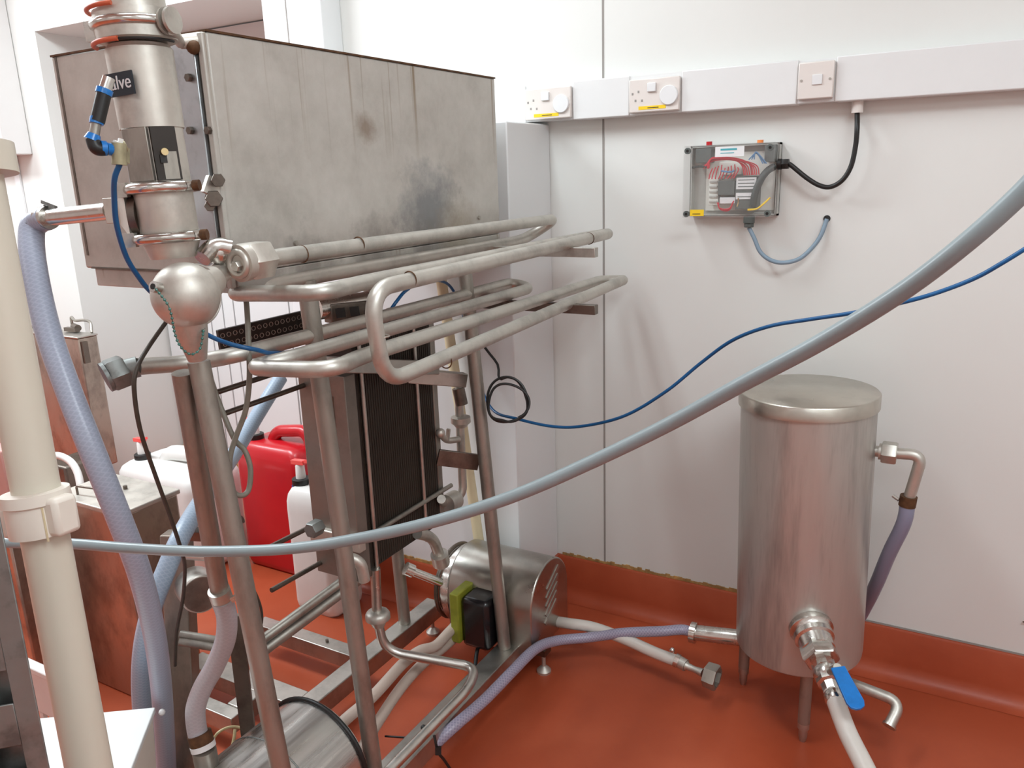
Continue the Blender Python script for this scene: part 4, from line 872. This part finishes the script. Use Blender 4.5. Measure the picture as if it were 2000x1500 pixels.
jerry(-1.845, 1.875, .095, .080, .50, MILKY, 'white jerrycan with dark blue cap collar to the right of the red one', BLACK, REDP, -.02, rot=0, extra=plain('blue_collar_plastic', rgb(30, 60, 140), .4))
wj = pY(255, 900, 1.95)
jerry(-2.64, 1.93, .225, .13, .445, MILKY, 'large white jerrycan behind the steel box at left', BLACK, REDP, -.05, rot=math.radians(0))
struct('baseboard_door', B().box((DX0+.01, DB-.05, 0), (DX1-.01, DB-.0355, .06)), STAIN)
# ================================================================== LEFT BACKGROUND
# steel cabinet far left
a = pY(60, 640, 2.0); b_ = pY(190, 655, 2.0)
b_ = pY(152, 662, 1.93); fcx0, fcx1, ft_ = a.x, b_.x, b_.z; fyb = pX(190, 655, fcx1).y
fcab = thing('steel_cabinet', 'brown-tinted stainless cabinet with dark feet by the back wall at left', 'cabinet', ((fcx0+fcx1)/2, 2.1, 0))
obj('cabinet_body', B().box((fcx0-.25, 1.93, .28), (fcx1, fyb, ft_)), BINST, fcab, .006)
obj('cabinet_lid', B().box((fcx0-.255, 1.925, ft_), (fcx1+.004, fyb+.002, ft_+.008)), RAILST, fcab, .003)
for x in (fcx0-.2, fcx1-.05):
    for y in (1.96, fyb-.03): obj('leg', B().cyl((x, y, 0), (x, y, .285), .018, 14), BLACK, fcab)
obj('latch', B().obox((fcx1+.006, 1.95, ft_-.06), (1, 0, 0), (0, 1, 0), (0, 0, 1), .006, .012, .045), DARKST, fcab)
gp = thing('cable_gear', 'tangle of small fittings and cable loops on top of the left steel cabinet', 'cable', ((fcx0+fcx1)/2, 2.05, ft_+.012))
obj('cable_loop', B().tube(spline([V(fcx1-.22, 2.05, ft_+.02), V(fcx1-.2, 2.04, ft_+.06), V(fcx1-.16, 2.03, ft_+.05), V(fcx1-.1, 2.03, ft_+.055), V(fcx1-.04, 2.02, ft_+.05), V(fcx1-.01, 2.0, ft_+.013)], 8), .006, 8), LEGST, gp)
obj('connector', B().cyl((fcx1-.16, 2.02, ft_+.026), (fcx1-.10, 2.0, ft_+.026), .014, 14).box((fcx1-.17, 1.98, ft_+.012), (fcx1-.09, 2.0, ft_+.028)), DARKST, gp)
obj('clip', B().cyl((fcx1-.40, 2.0, ft_+.022), (fcx1-.33, 1.99, ft_+.022), .010, 12).cyl((fcx1-.38, 1.97, ft_+.020), (fcx1-.33, 1.97, ft_+.020), .008, 12), DARKST, gp)
# grey panel with switch on the wall above it
a = pY(42, 545, WY); b_ = pY(95, 640, WY)
sw = thing('isolator_panel', 'tall pale grey wall panel with black switch above the left steel cabinet', 'switch', ((a.x+b_.x)/2, WY, b_.z))
obj('panel', B().box((a.x, WY-.04, b_.z-.2), (a.x+.14, WY-.001, a.z)), plain('pale_grey', rgb(188, 190, 184), .5), sw, .004)
obj('switch', B().box((a.x-.01, WY-.06, a.z+.015), (a.x+.05, WY-.001, a.z+.055)), BLACK, sw, .004)
# white wall unit, upper left
a = pY(66, 180, WY-.0); b_ = pY(66, 302, WY)
wu = thing('wall_cabinet', 'white wall-mounted cabinet with dark slot handle at the upper left edge', 'cabinet', (a.x-.3, WY, b_.z))
obj('cabinet_body', B().box((a.x-.55, WY-.13, b_.z), (a.x-.09, WY-.001, a.z+.45)), plain('unit_white', rgb(222, 220, 218), .4, var=.01), wu, .006)
h_ = pY(57, 268, WY-.132)
obj('slot_handle', B().box((a.x-.125, WY-.134, b_.z+.06), (a.x-.115, WY-.1295, b_.z+.15)), GAPD, wu)
# steel float box left
SX0, SX1, SY0, SY1, SZ = -2.215, -1.915, 1.205, 1.385, .600
sb_ = thing('steel_box', 'tall rectangular stainless box with lid and wire handle beside the braided hoses', 'box', ((SX0+SX1)/2, (SY0+SY1)/2, 0))
obj('box_body', B().box((SX0, SY0, .0), (SX1, SY1, SZ-.012)), BINST, sb_, .006)
ld = obj('box_lid', B().box((SX0-.006, SY0-.006, SZ-.014), (SX1+.006, SY1+.006, SZ)), MATTE, sb_, .003)
ha_, hb_ = pz(152, 966, SZ), pz(194, 972, SZ)
obj('lid_handle', B().tube(fillet([ha_, ha_+V(0, 0, .026), hb_+V(0, 0, .026), hb_], .006), .0035, 10), DARKST, ld)
kb_ = pz(245, 955, SZ)
obj('lid_knob', B().cyl(kb_, kb_+V(0, 0, .010), .006, 12), DARKST, ld)
# looped pipe behind the box
lpp = [pd(95, 892, 2.75), pd(115, 890, 2.72), pd(138, 902, 2.70), pd(152, 925, 2.68), pd(158, 960, 2.66), pd(160, 1010, 2.66), V(pd(160, 1010, 2.66).x, pd(160, 1010, 2.66).y, .012)]
hose('conduit_loop', lpp, .012, MILKY, 'pale conduit bend showing above the steel box at left', 'hose')
obj('dark_bin', B().box(pd(98, 905, 3.1)+V(-.05, 0, -.6), pd(150, 905, 3.1)+V(0, .14, 0)), DARKST, bevel=.01, label='dark steel bin behind the pale conduit bend', cat='bin')
# second steel case left of the plastic pipe
p = pd(62, 1180, 2.35)
obj('steel_case', B().box((p.x-.03, p.y-.05, 0), (p.x+.05, p.y+.12, .50)), BINST, bevel=.006, label='brown steel case seen just left of the cream pipe', cat='case')
# bag of blue and white packing
bp_ = pd(30, 1165, 2.75)
bg_ = thing('plastic_sack', 'crumpled white and blue plastic sack at the far left behind the cream pipe', 'bag', (bp_.x, bp_.y, 0))
def lump(c, rx, ry, rz, mat, name, seed):
    random.seed(seed); b = B(); n = 18; m = 12; vs = []
    for i in range(m+1):
        for j in range(n):
            th = math.pi*i/m; ph = 2*math.pi*j/n; k = 1+random.uniform(-.07, .07) if 0 < i < m else 1
            vs.append(V(c[0]+rx*k*math.sin(th)*math.cos(ph), c[1]+ry*k*math.sin(th)*math.sin(ph), c[2]+rz*k*math.cos(th)))
    fs = [(i*n+j, (i+1)*n+j, (i+1)*n+(j+1) % n, i*n+(j+1) % n) for i in range(m) for j in range(n)]
    b.add(vs, fs); return obj(name, b, mat, bg_, smooth=20)
zt_ = pd(30, 1092, 2.75).z; zm_ = pd(30, 1140, 2.75).z; zl_ = pd(30, 1235, 2.75).z
lump((bp_.x, bp_.y, (zt_+zm_)/2), .14, .12, (zt_-zm_)/2+.02, LABELW, 'sack_top', 3)
lump((bp_.x, bp_.y, zm_-.05), .12, .11, .06, plain('sack_light_blue', rgb(110, 185, 225), .4, var=.2, scale=20), 'blue_print', 4)
lump((bp_.x, bp_.y, max(.08, (zm_+zl_)/2-.05)), .13, .12, max(.08, (zm_+zl_)/2-.05), plain('sack_navy', rgb(30, 55, 120), .4, var=.3, scale=15), 'sack_body', 5)
a = pd(10, 945, 2.3)
obj('pink_crate', B().box((a.x-.35, a.y, a.z-.09), (a.x+.012, a.y+.05, a.z+.10)).box((a.x-.3, a.y+.02, 0), (a.x-.26, a.y+.04, a.z-.08)).box((a.x-.03, a.y+.01, 0), (a.x+.0, a.y+.04, a.z-.08)), PINK, bevel=.006, label='pinkish metal unit on legs at the far left edge', cat='cabinet')
# white plastic tray bottom left
zt2 = .37
c0_, c1_, c2_ = pz(303, 1381, zt2), pz(60, 1404, zt2), pz(255, 1505, zt2)
ty = thing('plastic_tub', 'white plastic tub with flat lid at the lower left behind the cream pipe', 'tub', ((c0_+c1_)/2*1.0-V(0, 0, zt2)))
dxv = (c1_-c0_); dyv = (c2_-c0_)*1.9
P4 = [c0_, c1_, c1_+dyv, c0_+dyv]
obj('tub_lid', B().prism([p-V(0, 0, .012) for p in P4], (0, 0, .012)), WHITEP, ty, .002)
cen = sum(P4, V(0, 0, 0))/4
top4 = [cen+(p-cen)*.965-V(0, 0, .0125) for p in P4]; bot4 = [V(q.x, q.y, .001) for q in (cen+(p-cen)*.80 for p in P4)]
tbb = B().add(bot4+top4, [(0, 1, 2, 3), (7, 6, 5, 4)]+[(i_, i_+4, (i_+1) % 4+4, (i_+1) % 4) for i_ in range(4)])
bm_t = bmesh.new()
tbo = obj('tub_body', tbb, COLLAR, ty, .004)
bm_t.from_mesh(tbo.data); bmesh.ops.recalc_face_normals(bm_t, faces=bm_t.faces); bm_t.to_mesh(tbo.data); bm_t.free()
obj('lid_knob', B().sphere(pz(312, 1392, zt2-.01)+V(.008, 0, .004), .007, 12), LABELW, ty)
# white slotted crate behind the pipe
a = pz(92, 1312, .30)
cr_ = thing('slotted_crate', 'white slotted plastic crate edge between slotted upright and cream pipe', 'crate', (a.x-.15, a.y+.1, 0))
obj('crate_wall', B().box((a.x-.35, a.y, .16), (a.x+.02, a.y+.012, .30)).box((a.x-.35, a.y, .0), (a.x+.02, a.y+.012, .10)), CRATE, cr_, .003)
obj('crate_rim', B().box((a.x-.36, a.y-.012, .285), (a.x+.03, a.y+.014, .302)), CRATE, cr_, .003)
tb_ = B()
for k in range(9): tb_.box((a.x-.33+k*.042, a.y+.001, .10), (a.x-.315+k*.042, a.y+.011, .16))
obj('crate_slats', tb_, CRATE, cr_)
# ================================================================== FOREGROUND POSTS
w0 = pd(-48, 300, .90); w1 = pd(22, 700, .925); w2 = pd(178, 1520, 1.00)
cpd = (w2-w1).normalized()
wp_ = thing('plastic_pipe', 'thick cream plastic pipe rising at the left edge with collar clips', 'pipe', w2)
PR = .0262
obj('pipe', B().cyl(w1-cpd*.32, w2+cpd*.45, PR, 48), CREAM, wp_)
def collar(px, py, d, r0=1.0):
    c = pd(px, py, d)
    col_ = obj('collar', B().lathe(c-cpd*.032, cpd, [(0, PR+.001), (.001, PR+.0105), (.014, PR+.0115), (.016, PR+.0085), (.052, PR+.0085), (.054, PR+.001)], 48), COLLAR, wp_)
    sd = (RT*.9-FW*.35).normalized()
    obj('collar_lug', B().obox(c+sd*(PR+.008)-cpd*.0+UP*.004, sd, cpd, sd.cross(cpd), .013, .023, .016), COLLAR, col_, .006)
    obj('collar_split', B().obox(c+(RT*.62-FW*.78).normalized()*(PR+.0086), RT, cpd, FW, .0007, .026, .0012), CREAMY, col_)
    sd2 = -RT
    obj('collar_lug', B().obox(c+sd2*(PR+.006)+cpd*.006, sd2, cpd, sd2.cross(cpd), .010, .020, .012), COLLAR, col_, .006)
collar(77, 1008, .95)
c = w1-cpd*.222
obj('collar', B().lathe(c-cpd*.02, cpd, [(0, PR), (.001, PR+.016), (.034, PR+.016), (.036, PR)], 48), CREAM, wp_)
# slotted upright
g0 = pd(-22, 1040, .80); g1 = pd(70, 1530, .86)
gd = (g1-g0).normalized(); fx = (RT*.97+FW*.25).normalized(); fx = (fx-gd*fx.dot(gd)).normalized(); fn = fx.cross(gd).normalized()
if fn.dot(FW) > 0: fn = -fn
ga = pd(18, 1085, .80)      # right edge line start
gt = B(); Wd = .085; T_ = .0025
e_a = pd(0, 1005, .795); e_b = pd(104, 1530, .86); gd = (e_b-e_a).normalized(); fx = (fx-gd*fx.dot(gd)).normalized()
def gp_(s_, u): return e_a+gd*s_-fx*u
L_ = (e_b-e_a).length+.55
slots = []
s1 = (pd(10, 1340, .83)-e_a).dot(gd); s2 = (pd(28, 1482, .85)-e_a).dot(gd)
pitch = s2-s1; cur = s1
while cur > 0.05: cur -= pitch
pos = 0.0
SA, SB = .021, .047
def seg(sa, sb2, ua, ub): 
    q = [gp_(sa, ua), gp_(sa, ub), gp_(sb2, ub), gp_(sb2, ua)]; gt.prism(q, fn*T_)
sl = []
k = cur
while k < L_-.05:
    if k > s1-.01 : sl.append(k)
    k += pitch
seg(0, L_, 0, SA); seg(0, L_, SB, Wd)
last = 0
for k in sl:
    seg(last, k-.019, SA, SB); last = k+.019
seg(last, L_, SA, SB)
gt.prism([gp_(0, Wd-T_), gp_(0, Wd), gp_(L_, Wd), gp_(L_, Wd-T_)], -fn*.035)
ub_ = .016
gt.prism([gp_(0, ub_)-fn*.022, gp_(0, Wd)-fn*.022, gp_(L_, Wd)-fn*.022, gp_(L_, ub_)-fn*.022], fn*T_)
gt.prism([gp_(0, ub_), gp_(0, ub_+T_), gp_(L_, ub_+T_), gp_(L_, ub_)], -fn*.0215)
obj('slotted_upright', gt, GALV, bevel=.0008, label='grey galvanised slotted steel upright in the lower left corner', cat='upright')
# cream waste pipe against the boxing
cp0 = pY(884, 700, 2.0); cp1 = pY(938, 1075, 2.0)
cdir = (cp1-cp0).normalized()
obj('waste_pipe', B().cyl(cp0-cdir*.35, cp0+cdir*((cp0.z-.16)/-cdir.z), .0165, 20), CREAMY, label='yellowed cream pipe on the wall boxing behind the rear leg', cat='pipe')
